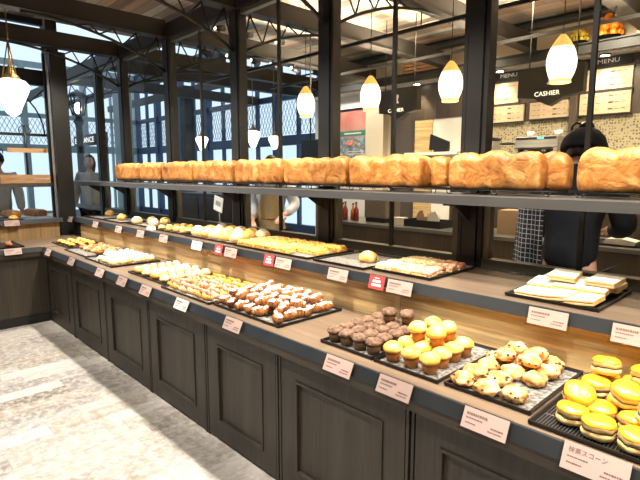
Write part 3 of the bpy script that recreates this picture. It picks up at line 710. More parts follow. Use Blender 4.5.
# powdered pastries on the silver tray and brown rings behind them
K = Kind(roll('powdered_pastry', 'pale', 'sugar', .05), roll('powdered_pastry', 'pale', 'sugar', .055))
for r in range(6):
    for c in range(6):
        if r < 2 and c < 2: continue
        K.put((-4.53 + c * .098 + R(-.01, .01), 1.53 + r * .062 + R(-.006, .006), base), (0, 0, R(0, 6)), 'small pastry dusted white, silver-lined tray, %s, %s' % (rowname(r, 6), colname(c, 6)), 'powdered pastries on the silver-lined tray', (1.0, 1.05, 1.3))
K = Kind(roll('brown_glazed_pastry', 'croi', 'redb', .055), roll('brown_glazed_pastry', 'butter', 'croi', .055))
for r in range(4):
    for c in range(5):
        if r == 0: continue
        K.put((-5.16 + c * .108 + R(-.01, .01), 1.57 + r * .085, base), (0, 0, R(0, 6)), 'brown and orange glazed pastry, %s, %s' % (rowname(r - 1, 3), colname(c, 5)), 'brown glazed pastries near the corner', 1.2)
K = Kind(roll('small_orange_pastry', 'orangeb', 'butter', .055))
for r in range(3):
    for c in range(4): K.put((-5.80 + c * .125, 1.63 + r * .10, base - .001), (0, 0, R(0, 6)), 'small orange pastry in the corner tray, %s, %s' % (rowname(r, 3), colname(c, 4)), 'small orange pastries in the corner')

# ---------------- upper shelf
bu = ZS + .0057
def bun(nm, m, r=.05, h=.75, top=None):
    t = thing(nm, None, 'bun'); sd = random.randint(0, 99)
    MB().blob((0, 0, r * h * .62), r, 3, .08, 1.6, (1, 1, h), sd, flat=-r * h * .6).build('crust', M[m], t)
    if top: MB().blob((0, 0, r * h * 1.45), r * .55, 2, .3, 3, (1, 1, .35), sd + 3).build('topping', M[top], t)
    return t
K = Kind(bun('orange_bun', 'butter', .055, .8, 'orangeb'))
K.put((-5.64, 2.25, bu), (0, 0, 0), 'single orange topped bun on the upper shelf tray nearest the corner post', 'orange buns near the corner post')
K.put((-6.30, 2.36, bu), (0, 0, 1), 'single orange bun on the tray right beside the corner post', 'orange buns near the corner post')
K = Kind(bun('yellow_bun', 'pale', .056, .85), bun('yellow_bun', 'butter', .056, .8, 'butter'))
for k, (x, y) in enumerate([(-5.14, 2.21), (-5.04, 2.33), (-4.80, 2.24), (-4.88, 2.40)]):
    K.put((x, y, bu), (0, 0, R(0, 6)), 'yellow bun on the four-bun tray, %s' % ['near left', 'far left', 'near right', 'far right'][k], 'yellow buns on the upper shelf')
K = Kind(bun('round_pale_bun', 'pale', .062, .85, 'sugar'), bun('round_pale_bun', 'butter', .062, .85))
for r in range(3):
    for c in range(5): K.put((-3.80 + c * .148 + R(-.01, .01), 2.165 + r * .125, bu), (0, 0, R(0, 6)), 'large round pale yellow bun, %s, %s' % (rowname(r, 3), colname(c, 5)), 'round pale buns on the upper shelf', .98)
K = Kind(roll('cheese_pastry', 'orangeb', 'pale', .07), roll('cheese_pastry', 'butter', 'orangeb', .07))
for r in range(4):
    for c in range(4): K.put((-4.45 + c * .135 + R(-.01, .01), 2.155 + r * .076, bu), (0, 0, R(0, 3)), 'small orange and white cheese pastry, %s, %s' % (rowname(r, 4), colname(c, 4)), 'cheese pastries on the upper shelf')
# folded white paper beside them
p = MB(); p.box(-.045, .045, -.03, .03, 0, .002); p.prism([(-.045, .002), (.045, .002), (.035, .03), (-.02, .034)], 'y', -.03, .03)
tag(p.build('folded_paper', M['paper'], None, (-4.62 + .12 - .02, 2.10 - .045 + .02, ZS + .001)), 'folded white paper at the front left of the small cheese pastries', 'paper')
def slab(nm, L, W, H, base_m, top_m, bits=None, cat='pastry'):
    t = thing(nm, None, cat); b = MB(); b.box(-L / 2, L / 2, -W / 2, W / 2, 0, H * .6, bev=H * .2); b.build('bread_base', M[base_m], t)
    tp = MB(); sd = random.randint(0, 99)
    for i in range(5):
        for j in range(3): tp.blob((-L * .36 + i * L * .18, -W * .28 + j * W * .28, H * .66), min(L * .17, W * .28), 2, .4, 3, (1, 1, .42 * H / min(L * .17, W * .28) * 1.1), sd + i * 3 + j)
    tp.build('topping', M[top_m], t)
    if bits:
        q = MB()
        for k in range(7): q.blob((R(-L * .38, L * .38), R(-W * .35, W * .35), H * 1.02), R(.007, .013), 1, .3, 3, (1.3, 1, .5), k + sd)
        q.build('garnish', M[bits], t)
    return t
K = Kind(slab('cheese_slice', .19, .085, .04, 'butter', 'orangeb', 'butter'), slab('cheese_slice', .19, .085, .04, 'orangeb', 'butter', 'orangeb'))
for r in range(4):
    for c in range(4):
        if r == 0 and c == 3: continue
        K.put((-2.98 + c * .198, 2.125 + r * .096 + R(-.004, .004), bu), (0, 0, R(-.08, .08)), 'long orange cheese-topped slice, %s, %s' % (rowname(r, 4), colname(c, 4)), 'orange cheese slices on the upper shelf')
K = Kind(bun('single_yellow_bun', 'butter', .058, .7, 'pale')); K.put((-1.935, 2.26, bu), (0, 0, 0), 'single yellow bun alone on the grey-lined tray', None)
K.p[0].pop('group', None)
K = Kind(slab('pizza_slice', .115, .085, .034, 'pale', 'pale', 'ham'), slab('pizza_slice', .115, .085, .034, 'butter', 'pale', 'redb'), slab('pizza_slice', .115, .085, .034, 'pale', 'ham', 'pale'))
for r in range(4):
    for c in range(3): K.put((-1.71 + c * .122 + R(-.006, .006), 2.165 + r * .097, ZS + .005), (R(-.05, .1), R(-.08, .08), R(-.2, .2)), 'pizza slice with melted cheese and pink ham, %s, %s' % (rowname(r, 4), ['left', 'middle', 'right'][c]), 'pizza slices on the upper shelf')
# white sandwiches
def sand():
    t = thing('toasted_sandwich', None, 'sandwich')
    b = MB(); b.box(-.058, .058, -.072, .072, .0, .008, bev=.002); b.box(-.058, .058, -.072, .072, .0125, .0215, bev=.002); b.build('bread', M['crumb'], t)
    b = MB(); b.box(-.058, .058, -.0735, -.0722, .001, .007); b.box(-.058, .058, -.0735, -.0722, .014, .0205); b.box(.0582, .0600, -.0720, .072, .001, .0205); b.build('crust_edge', M['toastedge'], t)
    b = MB(); b.box(-.055, .055, -.069, .069, .0082, .0123); b.build('filling', M['butter'], t); return t
K = Kind(sand())
zz = ZS + .0042
for k, (x, y, z, rx, ry, rz, l) in enumerate([(-.900, 2.190, 0, .0, -.0, .05, 'front left'), (-.790, 2.190, .006, .0, -.10, .02, 'front middle'), (-.685, 2.185, .006, .0, -.10, .0, 'front right'),
        (-.900, 2.325, .022, .10, 0, .04, 'second row left'), (-.790, 2.33, .030, .10, 0, .03, 'second row middle'), (-.685, 2.325, .032, .10, 0, -.02, 'second row right'),
        (-.900, 2.455, .022, .05, 0, .0, 'back left'), (-.790, 2.460, .022, .05, 0, 0, 'back middle'), (-.675, 2.455, .022, .05, 0, 0, 'back right'), (-.83, 2.36, .062, .06, .03, .12, 'lying on top of the others'), (-.665, 2.37, .060, .05, .0, -.05, 'topmost at the right end')]):
    K.put((x, y, zz + z), (rx, ry, rz), 'flat white bread sandwich with toasted edges, ' + l, 'white sandwiches on the upper shelf')
# end counter food
o = roll('red_pastry', 'croi', 'redb', .11); o.location = (-5.90, 1.16, base - .001); o.scale = (1.2, 1.2, 1.1); o['label'] = 'red topped pastry on the end counter tray at the left edge'
o = bun('small_yellow_bun', 'butter', .05, .6, 'orangeb'); o.location = (-6.56, 1.36, bu - .001); o['label'] = 'small yellow bun on the upper step of the end counter'

# ================================================================ LOAVES
def loaf(L, W=.125, H=.185, lobes=3, seed=0):
    b = MB(); nu, nv = 14 * lobes + 10, 30; V = []; F = []
    for i in range(nu + 1):
        u = -1 + 2 * i / nu
        e = (1 - abs(u) ** 60) ** .45 if abs(u) < 1 else 0
        ph = (u * .5 + .5) * lobes; lob = abs(math.sin(PI * ph)) ** .55
        top = H * (.87 + .13 * lob + .02 * math.sin(u * 5 + seed * 2)) * (.84 + .16 * max(0, 1 - abs(u) ** 14) ** .5) ; x = u * L / 2
        for j in range(nv):
            a = 2 * PI * j / nv - PI / 2; ca, sa = math.cos(a), math.sin(a)
            p = .42; yy = abs(ca) ** p * (1 if ca > 0 else -1); zz_ = abs(sa) ** p * (1 if sa > 0 else -1)
            if sa > 0: 
                yy = abs(ca) ** .62 * (1 if ca > 0 else -1); zt_ = .60 * H + (top - .60 * H) * abs(sa) ** .85
                bulge = 1.0 + .07 * math.sin(PI * min(1, abs(sa) * 1.2)) * (.5 + .5 * lob)
            else: zt_ = .60 * H * (1 - abs(sa) ** .35); bulge = 1.0 - .03 * abs(sa)
            y = yy * W / 2 * bulge * (.84 + .16 * e) * (1 - .075 * math.exp(-((zt_ / H - .60 - .03 * math.sin(u * 11 + seed)) / .045) ** 2)); z = .5 * H + (zt_ - .5 * H) * (.88 + .12 * e)
            q = Vector((x, y, z)); nz = noise.noise(q * 13 + Vector((seed * 5, 0, 0))) * .007 + noise.noise(q * 42 + Vector((0, seed * 3, 0))) * .003
            d = Vector((0, y, z - .5 * H)); d = d.normalized() if d.length > 0 else d
            q += d * nz; q.z = max(q.z, 0); V.append(tuple(q))
    for i in range(nu):
        for j in range(nv): F.append((i * nv + j, i * nv + (j + 1) % nv, (i + 1) * nv + (j + 1) % nv, (i + 1) * nv + j))
    F.append(tuple(range(nv))); F.append(tuple(nu * nv + j for j in range(nv))[::-1])
    b._new(V, F, True); return b
def loafmat():
    m, nt, b = nodes('loaf_crust'); v = coords(nt, (1, 1, 1))
    n = nt.nodes.new('ShaderNodeTexNoise'); n.inputs['Scale'].default_value = 14; n.inputs['Detail'].default_value = 7; n.inputs['Roughness'].default_value = .62; n.inputs['Distortion'].default_value = .8
    nt.links.new(v, n.inputs['Vector']); r = ramp(nt, [(.28, (.19, .055, .010)), (.42, (.37, .135, .025)), (.56, (.49, .215, .050)), (.74, (.66, .37, .125))])
    nt.links.new(n.outputs['Fac'], r.inputs['Fac']); nt.links.new(r.outputs['Color'], b.inputs['Base Color']); b.inputs['Roughness'].default_value = .42
    bp = nt.nodes.new('ShaderNodeBump'); bp.inputs['Strength'].default_value = .9; bp.inputs['Distance'].default_value = .014; nt.links.new(n.outputs['Fac'], bp.inputs['Height']); nt.links.new(bp.outputs['Normal'], b.inputs['Normal'])
    return m
M['loaf'] = loafmat()
zr = 1.4355
def rack(x0, x1, label):
    L = x1 - x0; r = MB(); z = .024
    for y in (.004, .10, .19, .228): r.tube([(0, y, z), (L, y, z)], .0034, 6)
    for k in range(int(L / .028) + 1): r.tube([(k * .028, .01, z + .0035), (k * .028, .23, z + .0035)], .0015, 4, cap=False)
    for y in (.004, .228):
        for x in (.05, L / 2, L - .05): r.tube([(x - .018, y, z), (x - .010, y, .0035), (x + .010, y, .0035), (x + .018, y, z)], .0032, 6)
    tag(r.build('cooling_rack', M['wire'], None, (x0, 2.352, zr)), label, 'cooling rack', 'wire racks under the loaves')
zb = zr + .0295
loaves = [(-.81, -.235, 0, 'front', 'at the right edge of the picture'), (-1.465, -.975, 0, 'front', 'standing before the thick post'), (-1.43, -.90, 1, 'back', 'behind the loaf before the thick post'),
          (-2.20, -1.65, 0, 'front', 'in the middle left of the big gap'), (-2.10, -1.555, 1, 'back', 'behind the loaf left of the big gap'), (-2.86, -2.235, 0, 'front', 'third group from the right'),
          (-3.51, -2.90, 0, 'front', 'before the hanging white globes'), (-4.19, -3.55, 0, 'front', 'fourth from the corner post end'), (-4.83, -4.23, 0, 'front', 'third from the corner post end'), (-5.36, -4.87, 0, 'front', 'second from the corner post end'), (-6.07, -5.43, 0, 'front', 'nearest to the corner post'),
          (-.78, -.16, 1, 'back', 'behind the loaf at the right edge'), (-2.80, -2.16, 1, 'back', 'behind the loaf before the poster'), (-3.46, -2.84, 1, 'back', 'behind the loaf before the hanging globes'), (-4.15, -3.48, 1, 'back', 'behind the fourth loaf from the corner post')]
for i, (x0, x1, bk, fr, l) in enumerate(loaves):
    L = x1 - x0; W = .108; y = 2.352 + .060 if not bk else 2.352 + .184
    o = loaf(L, W, .192 if not bk else .186, 4 if L > .52 else 3, i).build('bread_loaf', M['loaf'], None, ((x0 + x1) / 2, y, zb)); tag(o, 'tall golden domed loaf in the %s row, %s' % (fr, l), 'bread loaf', 'tall loaves on the overhead shelf')
for k, (x0, x1, l) in enumerate([(-.84, -.14, 'rightmost loaves'), (-1.50, -.885, 'loaves before the thick post'), (-2.22, -1.50, 'loaves left of the big gap'), (-2.89, -2.24, 'loaves before the poster'), (-3.54, -2.91, 'loaves before the hanging globes'), (-4.22, -3.56, 'fourth loaves from the corner post'), (-4.86, -4.25, 'third loaf from the corner post'), (-5.40, -4.88, 'second loaf from the corner post'), (-6.10, -5.42, 'loaf nearest the corner post')]):
    rack(x0, x1, 'low black wire rack under the ' + l)
# ================================================================ SERVICE AREA
t = thing('service_counter', 'dark walnut service counter with grey top behind the glass partition', 'counter', (-2.6, 4.5, 0))
bx('body', M['darkwall'], t, -2.1, 2.4, .02, .66, .06, .90); bx('plinth', M['plinth'], t, -2.08, 2.38, .06, .60, 0, .059); bx('counter_top', M['steel'], t, -2.14, 2.44, 0, .70, .901, .935)
t = thing('back_bench', 'tall dark equipment bench along the tiled wall', 'counter', (-2.0, 5.6, 0))
bx('body', M['darkwall'], t, -1.45, 3.0, .02, .70, 0, 1.44); bx('bench_top', M['steel'], t, -1.47, 3.02, 0, .72, 1.441, 1.48)
# espresso machine
t = thing('espresso_machine', 'steel espresso machine with teal display strip on the back bench', 'coffee machine', (-2.40, 5.66, 1.481)); t.scale = (.9, .9, .95)
b = MB(); b.box(-.26, .26, .10, .5, .03, .50); b.box(-.27, .27, .0, .5, .36, .50, bev=.01); b.box(-.24, .24, .0, .10, .03, .07); b.box(-.26, -.22, .0, .1, .07, .36); b.box(.22, .26, 0, .1, .07, .36); b.build('housing', M['steel'], t)
bx('working_bay', M['black'], t, -.219, .219, .06, .098, .08, .35); bx('display_strip', M['black'], t, -.25, .25, -.004, -.0005, .46, .49)
bx('display', emis('teal_display', (.1, .8, .8), .7), t, .02, .10, -.007, -.0045, .465, .485)
for s in (-.12, .10): 
    g = MB(); g.lathe([(.03, .27), (.035, .30), (.035, .34)], (s, .03, 0), 12); g.tube([(s, .03, .29), (s, -.09, .27)], .010, 6); g.build('portafilter', M['black'], t)
for s in (-.2, 0, .2): MB().lathe([(.018, 0), (.018, .03)], (s, .3, 0), 10).build('foot', M['black'], t)
def cup(loc, lab):
    b = MB().lathe([(.020, 0), (.035, .01), (.042, .07), (.039, .07), (.033, .014), (.002, .010)], n=16, capb=True, capt=True); o = b.build('coffee_cup', M['paper'], None, loc); tag(o, lab, 'cup', 'cups on the espresso machine')
cup((-2.58, 5.93, 1.958), 'white coffee cup on the left of the espresso machine top'); cup((-2.26, 5.93, 1.958), 'white coffee cup on the right of the espresso machine top')
t = thing('coffee_grinder', 'black coffee grinder left of the espresso machine', 'grinder', (-2.80, 5.8, 1.481))
MB().box(-.06, .06, -.06, .10, 0, .26, bev=.01).build('body', M['black'], t); MB().lathe([(.045, .265), (.085, .36), (.085, .40)], n=20).build('hopper', M['acrylic'], t); MB().lathe([(.087, .401), (.087, .42), (.02, .43)], n=20).build('lid', M['black'], t)
t = thing('glass_canister', 'grey glass box with dark lid at the left end of the back bench', 'canister', (-3.06, 5.85, 1.481))
MB().box(-.10, .10, -.1, .1, 0, .46, bev=.01).build('body', mat('smoky_glassware', (.28, .27, .24), .15), t); MB().box(-.11, .11, -.11, .11, .461, .49, bev=.006).build('lid', M['black'], t)
# till on a wall shelf
t = thing('wall_shelf', 'white shelf in the pale niche behind the counter', 'shelf', (-4.1, 6.1, 1.80)); bx('board', M['white'], t, -.45, .45, 0, .265, 0, .04); 
t = thing('till_screen', 'black angled till screen standing in the pale niche', 'till', (-4.0, 6.22, 1.841))
p = MB(); p.prism([(-.16, .03), (.17, .03), (.17, .14), (-.14, .26)], 'y', -.05, -.02); p.build('screen', M['black'], t); bx('stand', M['black'], t, -.10, .12, -.019, .05, 0, .12)
# menu boards
def menu(x0, x1, z0, z1, lab, head=None, rows=3):
    t = thing('menu_board', lab, 'menu board', ((x0 + x1) / 2, 6.38, z0), group=None); w = (x1 - x0) / 2; h = z1 - z0
    b = MB(); b.box(-w, w, -.03, -.001, 0, h); b.build('panel', M['boardwood'], t)
    f = MB(); f.box(-w - .012, w + .012, -.034, -.001, -.014, -.0005); f.box(-w - .012, w + .012, -.034, -.001, h + .0005, h + .014); f.build('frame', M['beam'], t)
    d = MB(); r = random.Random(int(x0 * 100 + z0 * 10))
    for k in range(rows):
        z = h * (.82 - .62 * k / max(1, rows - 1)); d.box(w * .15, w * .15 + .05, -.0325, -.031, z - .008, z + .008)
        for q in range(7): 
            xx = -w * .85 + q * w * .25; 
            if q in (3,): continue
            d.box(xx, xx + w * r.uniform(.1, .2), -.0325, -.031, z - .003, z + .003)
    d.build('printed_text', M['ink'], t)
menu(-3.37, -2.95, 2.45, 2.71, 'upper light wood menu board left of the cashier sign')
menu(-3.37, -2.87, 2.21, 2.42, 'lower light wood menu board left of the cashier sign')
menu(-2.79, -2.30, 2.22, 2.42, 'light wood menu board directly below the cashier sign')
menu(-2.20, -1.67, 2.49, 2.72, 'upper light wood menu board right of the cashier sign')
menu(-2.20, -1.67, 2.22, 2.46, 'lower light wood menu board right of the cashier sign')
menu(-1.52, -.95, 2.22, 2.60, 'light wood menu board at the right edge of the picture')
for x, l in ((-3.10, 'above the left menu boards'), (-1.93, 'above the right menu boards')):
    t = thing('menu_heading', 'dark plate with pale MENU lettering ' + l, 'sign', (x, 6.382, 2.76)); bx('plate', M['beam'], t, -.24, .24, -.012, 0, -.005, .082); text_mesh('lettering', 'MENU', .068, M['inkw'], t, (0, -.014, .042), sx=1.25, ext=.001)
# column beside the cashier sign
struct(bx('trim_%d' % ti, M['darkwall'], None, -2.285, -2.215, 6.28, 6.384, 1.5, 2.85)); ti += 1
# shield shaped cashier signs
def cashier(x, y, lab, w=.31, rev=1):
    t = thing('cashier_sign', lab, 'sign', (x, y, 2.205))
    pts = [(-w, .09), (-w * .45, .065), (-w * .2, .02), (0, -.01), (w * .2, .02), (w * .45, .065), (w, .09), (w, .36), (-w, .36)]
    MB().prism(pts, 'y', 0, .09).build('board', M['beam'] if 0 else mat('black_sign_board', (.022, .020, .014), .35), t)
    text_mesh('lettering', 'CASHIER', .062, emis('lit_sign_letters', (1, .88, .66), .9), t, (-.02, -.002, .105), sx=1.0, ext=.0015)
    e = MB(); e.prism([(-.022, .19), (.022, .19), (.022, .205), (.010, .212), (.010, .25), (.022, .268), (.016, .292), (-.016, .292), (-.022, .268), (-.010, .25), (-.010, .212), (-.022, .205)], 'y', -.003, -.0005); e.build('emblem', M['inkw'], t)
    r = MB()
    for s in (-.22, .22): r.tube([(s, .045, .361), (s, .045, 1.213)], .006, 6)
    r.build('hanging_rod', M['metal'], t)
cashier(-2.02, 5.0, 'black shield shaped CASHIER sign hanging before the menu boards'); cashier(-3.85, 5.0, 'black shield shaped CASHIER sign hanging left of the wood clad wall', .29)
# poster
t = thing('framed_poster', 'framed red and green food poster on the white wall', 'poster', (-5.83, 6.384, 1.73)); w = .36; H_ = .90
f = MB(); f.box(-w, w, -.03, -.001, 0, .03); f.box(-w, w, -.03, -.001, H_ - .03, H_); f.box(-w, -w + .03, -.03, -.001, .03, H_ - .03); f.box(w - .03, w, -.03, -.001, .03, H_ - .03); f.build('frame', M['black'], t)
p = MB(); p.box(-w + .031, w - .031, -.012, -.002, .031, H_ - .031); p.build('picture_sheet', mat('poster_red', (.50, .16, .12), .5, c2=(.58, .26, .20), ns=4), t)
bx('green_band', mat('poster_green', (.04, .22, .12), .5), t, -w + .05, w - .05, -.015, -.0125, .44, .53)
b = MB(); b.box(-w + .05, w - .05, -.015, -.0125, .06, .42); b.build('picture_field', mat('poster_photo', (.35, .42, .42), .5, c2=(.12, .14, .16), c3=(.6, .5, .42), ns=9), t)
b = MB(); b.blob((-.08, -.02, .32), .09, 2, .2, 2, (1.2, .06, .6)); b.build('pictured_bun', M['ham'], t)
b = MB(); dashes(b, .6, .9, [(.54, -.35, .3, .02), (.20, -.2, .4, .012), (.15, -.2, .4, .012)], 5, y=-.0155, hmul=3); b.build('printed_text', M['inkw'], t)
# fruit baskets and crates on the bulkhead
def basket(x, lab, fm, fn, r, n, R0):
    t = thing('fruit_basket', lab, 'basket', (x, 6.25, 2.986))
    b = MB(); b.lathe([(R0 * .75, 0), (R0, .05)], n=20, capt=False)
    for k in range(16):
        a = 2 * PI * k / 16; b.tube([(R0 * math.cos(a) * .8, R0 * math.sin(a) * .8, .01), (R0 * math.cos(a) * 1.08, R0 * math.sin(a) * 1.08, .10)], .004, 4)
    b.build('bowl', M['wire'], t)
    k = 0
    for lay, (cnt, rr, z) in enumerate(((7, R0 * .78, .07), (6, R0 * .62, .07 + r * 1.5), (3, R0 * .32, .07 + r * 2.8), (1, 0, .07 + r * 3.8))):
        for q in range(cnt):
            if k >= n: break
            a = 2 * PI * q / cnt + lay * .4; o = MB().blob((0, 0, 0), r, 2, .04, 2, (1, 1, .95), k).build(fn, M[fm], None, (x + rr * math.cos(a), 6.25 + rr * math.sin(a) * .75, 2.986 + z))
            tag(o, '%s in the %s' % ({'lemon': 'yellow lemon', 'orange': 'bright orange'}[fn], lab), 'fruit', fn + 's in the basket on the bulkhead'); k += 1
basket(-2.22, 'small wire basket of yellow lemons on the black ledge', 'yellowf', 'lemon', .036, 16, .10)
basket(-1.92, 'large wire basket of oranges on the black ledge', 'orangef', 'orange', .050, 17, .15)
for x, w, h, l in ((-4.35, .30, .20, 'upright wooden crate on the black ledge left of the thick post'), (-1.40, .22, .20, 'wooden tub on the black ledge at the right edge')):
    c = MB()
    for s in range(4): c.box(-w, w, -.10, .10, .004 + s * h / 4, (s + 1) * h / 4 - .006)
    for s in (-w + .02, w - .04): c.box(s, s + .02, -.105, -.101, 0, h)
    tag(c.build('wooden_crate', M['crate'], None, (x, 6.25, 2.986)), l, 'crate')
# downlights under the bulkhead
for k, (x, l) in enumerate(((-4.45, 'over the wood clad wall'), (-3.16, 'over the left menu boards'), (-1.93, 'over the right menu boards'))):
    t = thing('downlight', 'small round lit downlight under the bulkhead ' + l, 'ceiling light', (x, 6.24, 2.8545))
    MB().lathe([(.06, -.012), (.06, 0)], n=20).build('ring', M['black'], t); MB().lathe([(.045, -.016), (.045, -.0125)], n=20).build('lens', M['downlight'], t)
    L = bpy.data.lights.new('downlight_beam', 'SPOT'); L.energy = 38; L.spot_size = math.radians(75); L.spot_blend = .6; L.color = (1, .80, .52); L.shadow_soft_size = .03
    o = bpy.data.objects.new('downlight_beam', L); col.objects.link(o); o.location = (x, 6.22, 2.83); o.rotation_euler = (math.radians(12), 0, 0)
# service counter clutter
t = thing('label_printer', 'grey brown boxy machine on the service counter', 'machine', (-3.95, 4.72, .936)); MB().box(-.17, .17, 0, .3, .05, .29, bev=.01).build('housing', mat('taupe_casing', (.20, .17, .14), .5), t); bx('slot', M['black'], t, -.15, .15, .003, .28, .001, .049)
def bottle(x, y, h, m, lab):
    t = thing('bottle', lab, 'bottle', (x, y, .936), group='bottles on the service counter'); MB().lathe([(.030, 0), (.034, .01), (.034, h * .6), (.014, h * .8), (.012, h)], n=16).build('glass_body', m, t); MB().lathe([(.015, h + .0005), (.015, h + .02)], n=12).build('cap', M['black'], t)
amb = mat('amber_liquid_bottle', (.45, .16, .04), .2); red_ = mat('dark_red_bottle', (.25, .03, .02), .2)
for k, (x, y) in enumerate([(-4.52, 4.75), (-4.43, 4.70), (-4.33, 4.74), (-4.24, 4.70)]): bottle(x, y, .20 + .02 * (k % 2), amb if k % 2 == 0 else red_, ('amber' if k % 2 == 0 else 'dark red') + ' bottle on the service counter, ' + ['leftmost', 'second from the left', 'third from the left', 'rightmost'][k] + ' of four')
b = MB(); 
for k in range(8): b.box(-.07, .07, -.06, .06, k * .011, k * .011 + .009)
tag(b.build('napkin_stack', M['paper'], None, (-3.56, 4.72, .936)), 'stack of pale napkins beside the boxy machine', 'napkins')
t = thing('black_tray_basket', 'low black basket on the service counter holding bags', 'basket', (-3.20, 4.78, .936)); b = MB(); b.box(-.24, .24, -.14, .14, 0, .01); b.box(-.24, .24, -.14, -.13, .01, .08); b.box(-.24, .24, .13, .14, .01, .08); b.box(-.24, -.23, -.13, .13, .01, .08); b.box(.23, .24, -.13, .13, .01, .08); b.build('basket_body', M['black'], t)
for (x, y, m_, l, rz) in ((-3.12, 4.76, 'paper', 'white crumpled paper bag in the low black basket', .3), (-3.30, 4.80, 'kraft', 'brown kraft bag in the low black basket', -.2)):
    b = MB(); b.prism([(-.055, 0), (.055, 0), (.07, .10), (.03, .17), (-.02, .16), (-.06, .11)], 'y', -.03, .03); o = b.build('paper_bag', M[m_], None, (x, y, .948)); o.rotation_euler = (0, 0, rz); tag(o, l, 'bag')
tray(-1.45, -1.05, 4.60, 4.95, .936, 'black tray with white papers on the service counter', liner=False)
b = MB(); b.prism([(-.12, 0), (.12, 0), (.13, .03), (.02, .05), (-.10, .04)], 'y', -.08, .08); tag(b.build('folded_paper', M['paper'], None, (-1.24, 4.78, .942)), 'white folded papers on the service counter tray', 'paper')
t = thing('cardboard_box', 'brown cardboard box on the service counter right of the thick post', 'box', (-2.22, 4.72, .936)); MB().box(-.12, .12, 0, .24, 0, .24).build('carton', M['kraft'], t); bx('tape', M['card'], t, -.02, .02, 0, .24, .2405, .242)
t = thing('black_cabinet', 'low black cabinet behind the glass left of the khaki apron', 'cabinet', (-5.9, 3.1, 0)); MB().box(0, 1.05, 0, .5, 0, 1.30, bev=.01).build('body', M['black'], t)
for k in range(2): bx('cabinet_door', M['black'], t, .02 + k * .51, .51 + k * .51, -.016, -.001, .05, 1.25)
t = thing('card_stand', 'white tilted card on a thin black stand behind the glass', 'sign', (-4.64, 2.92, 0)); p = MB(); p.tube([(0, 0, .012), (0, 0, 1.17)], .010, 8); p.build('pole', M['black'], t); MB().lathe([(.12, 0), (.12, .012)], n=20).build('base', M['black'], t)
rt_ = Matrix.Rotation(math.radians(12), 4, 'Y').to_3x3(); MB().box(-.085, .085, -.016, -.010, 1.13, 1.29, rot=rt_).build('card', M['paper'], t); MB().box(-.05, .05, -.0175, -.0165, 1.19, 1.24, rot=rt_, piv=(0, 0, 1.21)).build('printed_field', M['tealcol'], t)
t = thing('wall_screen', 'small black box screen hanging behind the loaves', 'screen', (-5.02, 4.6, 1.72)); MB().box(-.17, .17, 0, .05, 0, .27, bev=.005).build('casing', M['black'], t); MB().tube([(0, .025, .271), (0, .025, 1.698)], .010, 6).build('hanging_rod', M['metal'], t)

# ================================================================ LAMPS
def egg(x, y, zc, lab):
    t = thing('pendant_lamp', lab, 'pendant lamp', (x, y, zc), group=None)
    r = .098; prof = []
    for k in range(15):
        u = k / 14; z = -.140 + .30 * u; rr = r * math.sin(PI * (.22 + .74 * u)) ** .85 * (1 if u < .6 else 1); prof.append((max(rr, .012), z))
    MB().lathe(prof[:11], n=48, rib=.02, ribn=12, capb=False, capt=False).build('glass_shade', M['opal'], t)
    MB().lathe(prof[10:], n=48, rib=.03, ribn=12, capb=False).build('amber_crown', M['amber'], t)
    MB().lathe([(prof[0][0] * 1.0, -.141), (prof[0][0] * 1.02, -.165), (prof[0][0] * .9, -.166)], n=32, capb=True, capt=False).build('glass_rim', M['amberlow'], t)
    MB().tube([(0, 0, .161), (0, 0, 3.418 - zc)], .0035, 6).build('cord', M['black'], t)
    L = bpy.data.lights.new('pendant_glow', 'POINT'); L.energy = 7; L.color = (1, .78, .48); L.shadow_soft_size = .08; o = bpy.data.objects.new('pendant_glow', L); col.objects.link(o); o.location = (x, y, zc - .30)
egg(-1.42, 3.7, 2.34, 'large egg shaped lit pendant hanging before the cashier sign, rightmost of four'); egg(-2.30, 3.7, 2.30, 'egg shaped lit pendant just left of the thick post'); egg(-3.17, 3.7, 2.30, 'egg shaped lit pendant above the framed poster'); egg(-4.09, 3.7, 2.315, 'egg shaped lit pendant before the bright blue windows, leftmost of four')
def globe(x, y, z, s, lab, top, chain=True):
    t = thing('globe_pendant', lab, 'pendant lamp', (x, y, z)); 
    MB().lathe([(.02 * s, -.30 * s), (.06 * s, -.27 * s), (.085 * s, -.20 * s), (.12 * s, -.12 * s), (.15 * s, -.05 * s), (.155 * s, -.0 * s), (.13 * s, .035 * s), (.08 * s, .05 * s)], n=32, rib=.03, ribn=8).build('glass_globe', M['opalcool'], t)
    MB().lathe([(.085 * s, .052 * s), (.07 * s, .08 * s), (.04 * s, .11 * s), (.03 * s, .14 * s), (.015 * s, .19 * s)], n=20, rib=.05, ribn=10).build('brass_cap', M['brass'], t)
    c = MB()
    if chain:
        for a in (0, 2.1, 4.2): c.tube([(.07 * s * math.cos(a), .07 * s * math.sin(a), .08 * s), (0, 0, .42 * s)], .006 * s, 5)
    c.tube([(0, 0, .19 * s), (0, 0, top - z)], .007 * s, 6); c.build('chain', M['brass'], t)
globe(-6.15, 1.36, 2.47, 1.08, 'white glass lamp with brass cap and chains hanging at the top left', 3.418)
globe(-6.85, 5.0, 2.20, .80, 'white glass lamp hanging before the blue lattice windows behind the loaves', 3.418, False); globe(-6.34, 5.05, 2.10, .62, 'smaller white glass lamp right of the other one before the blue windows', 3.418, False); globe(-8.84, 5.2, 2.22, .8, 'white glass lamp far behind the fourth post from the right', 3.29, False)
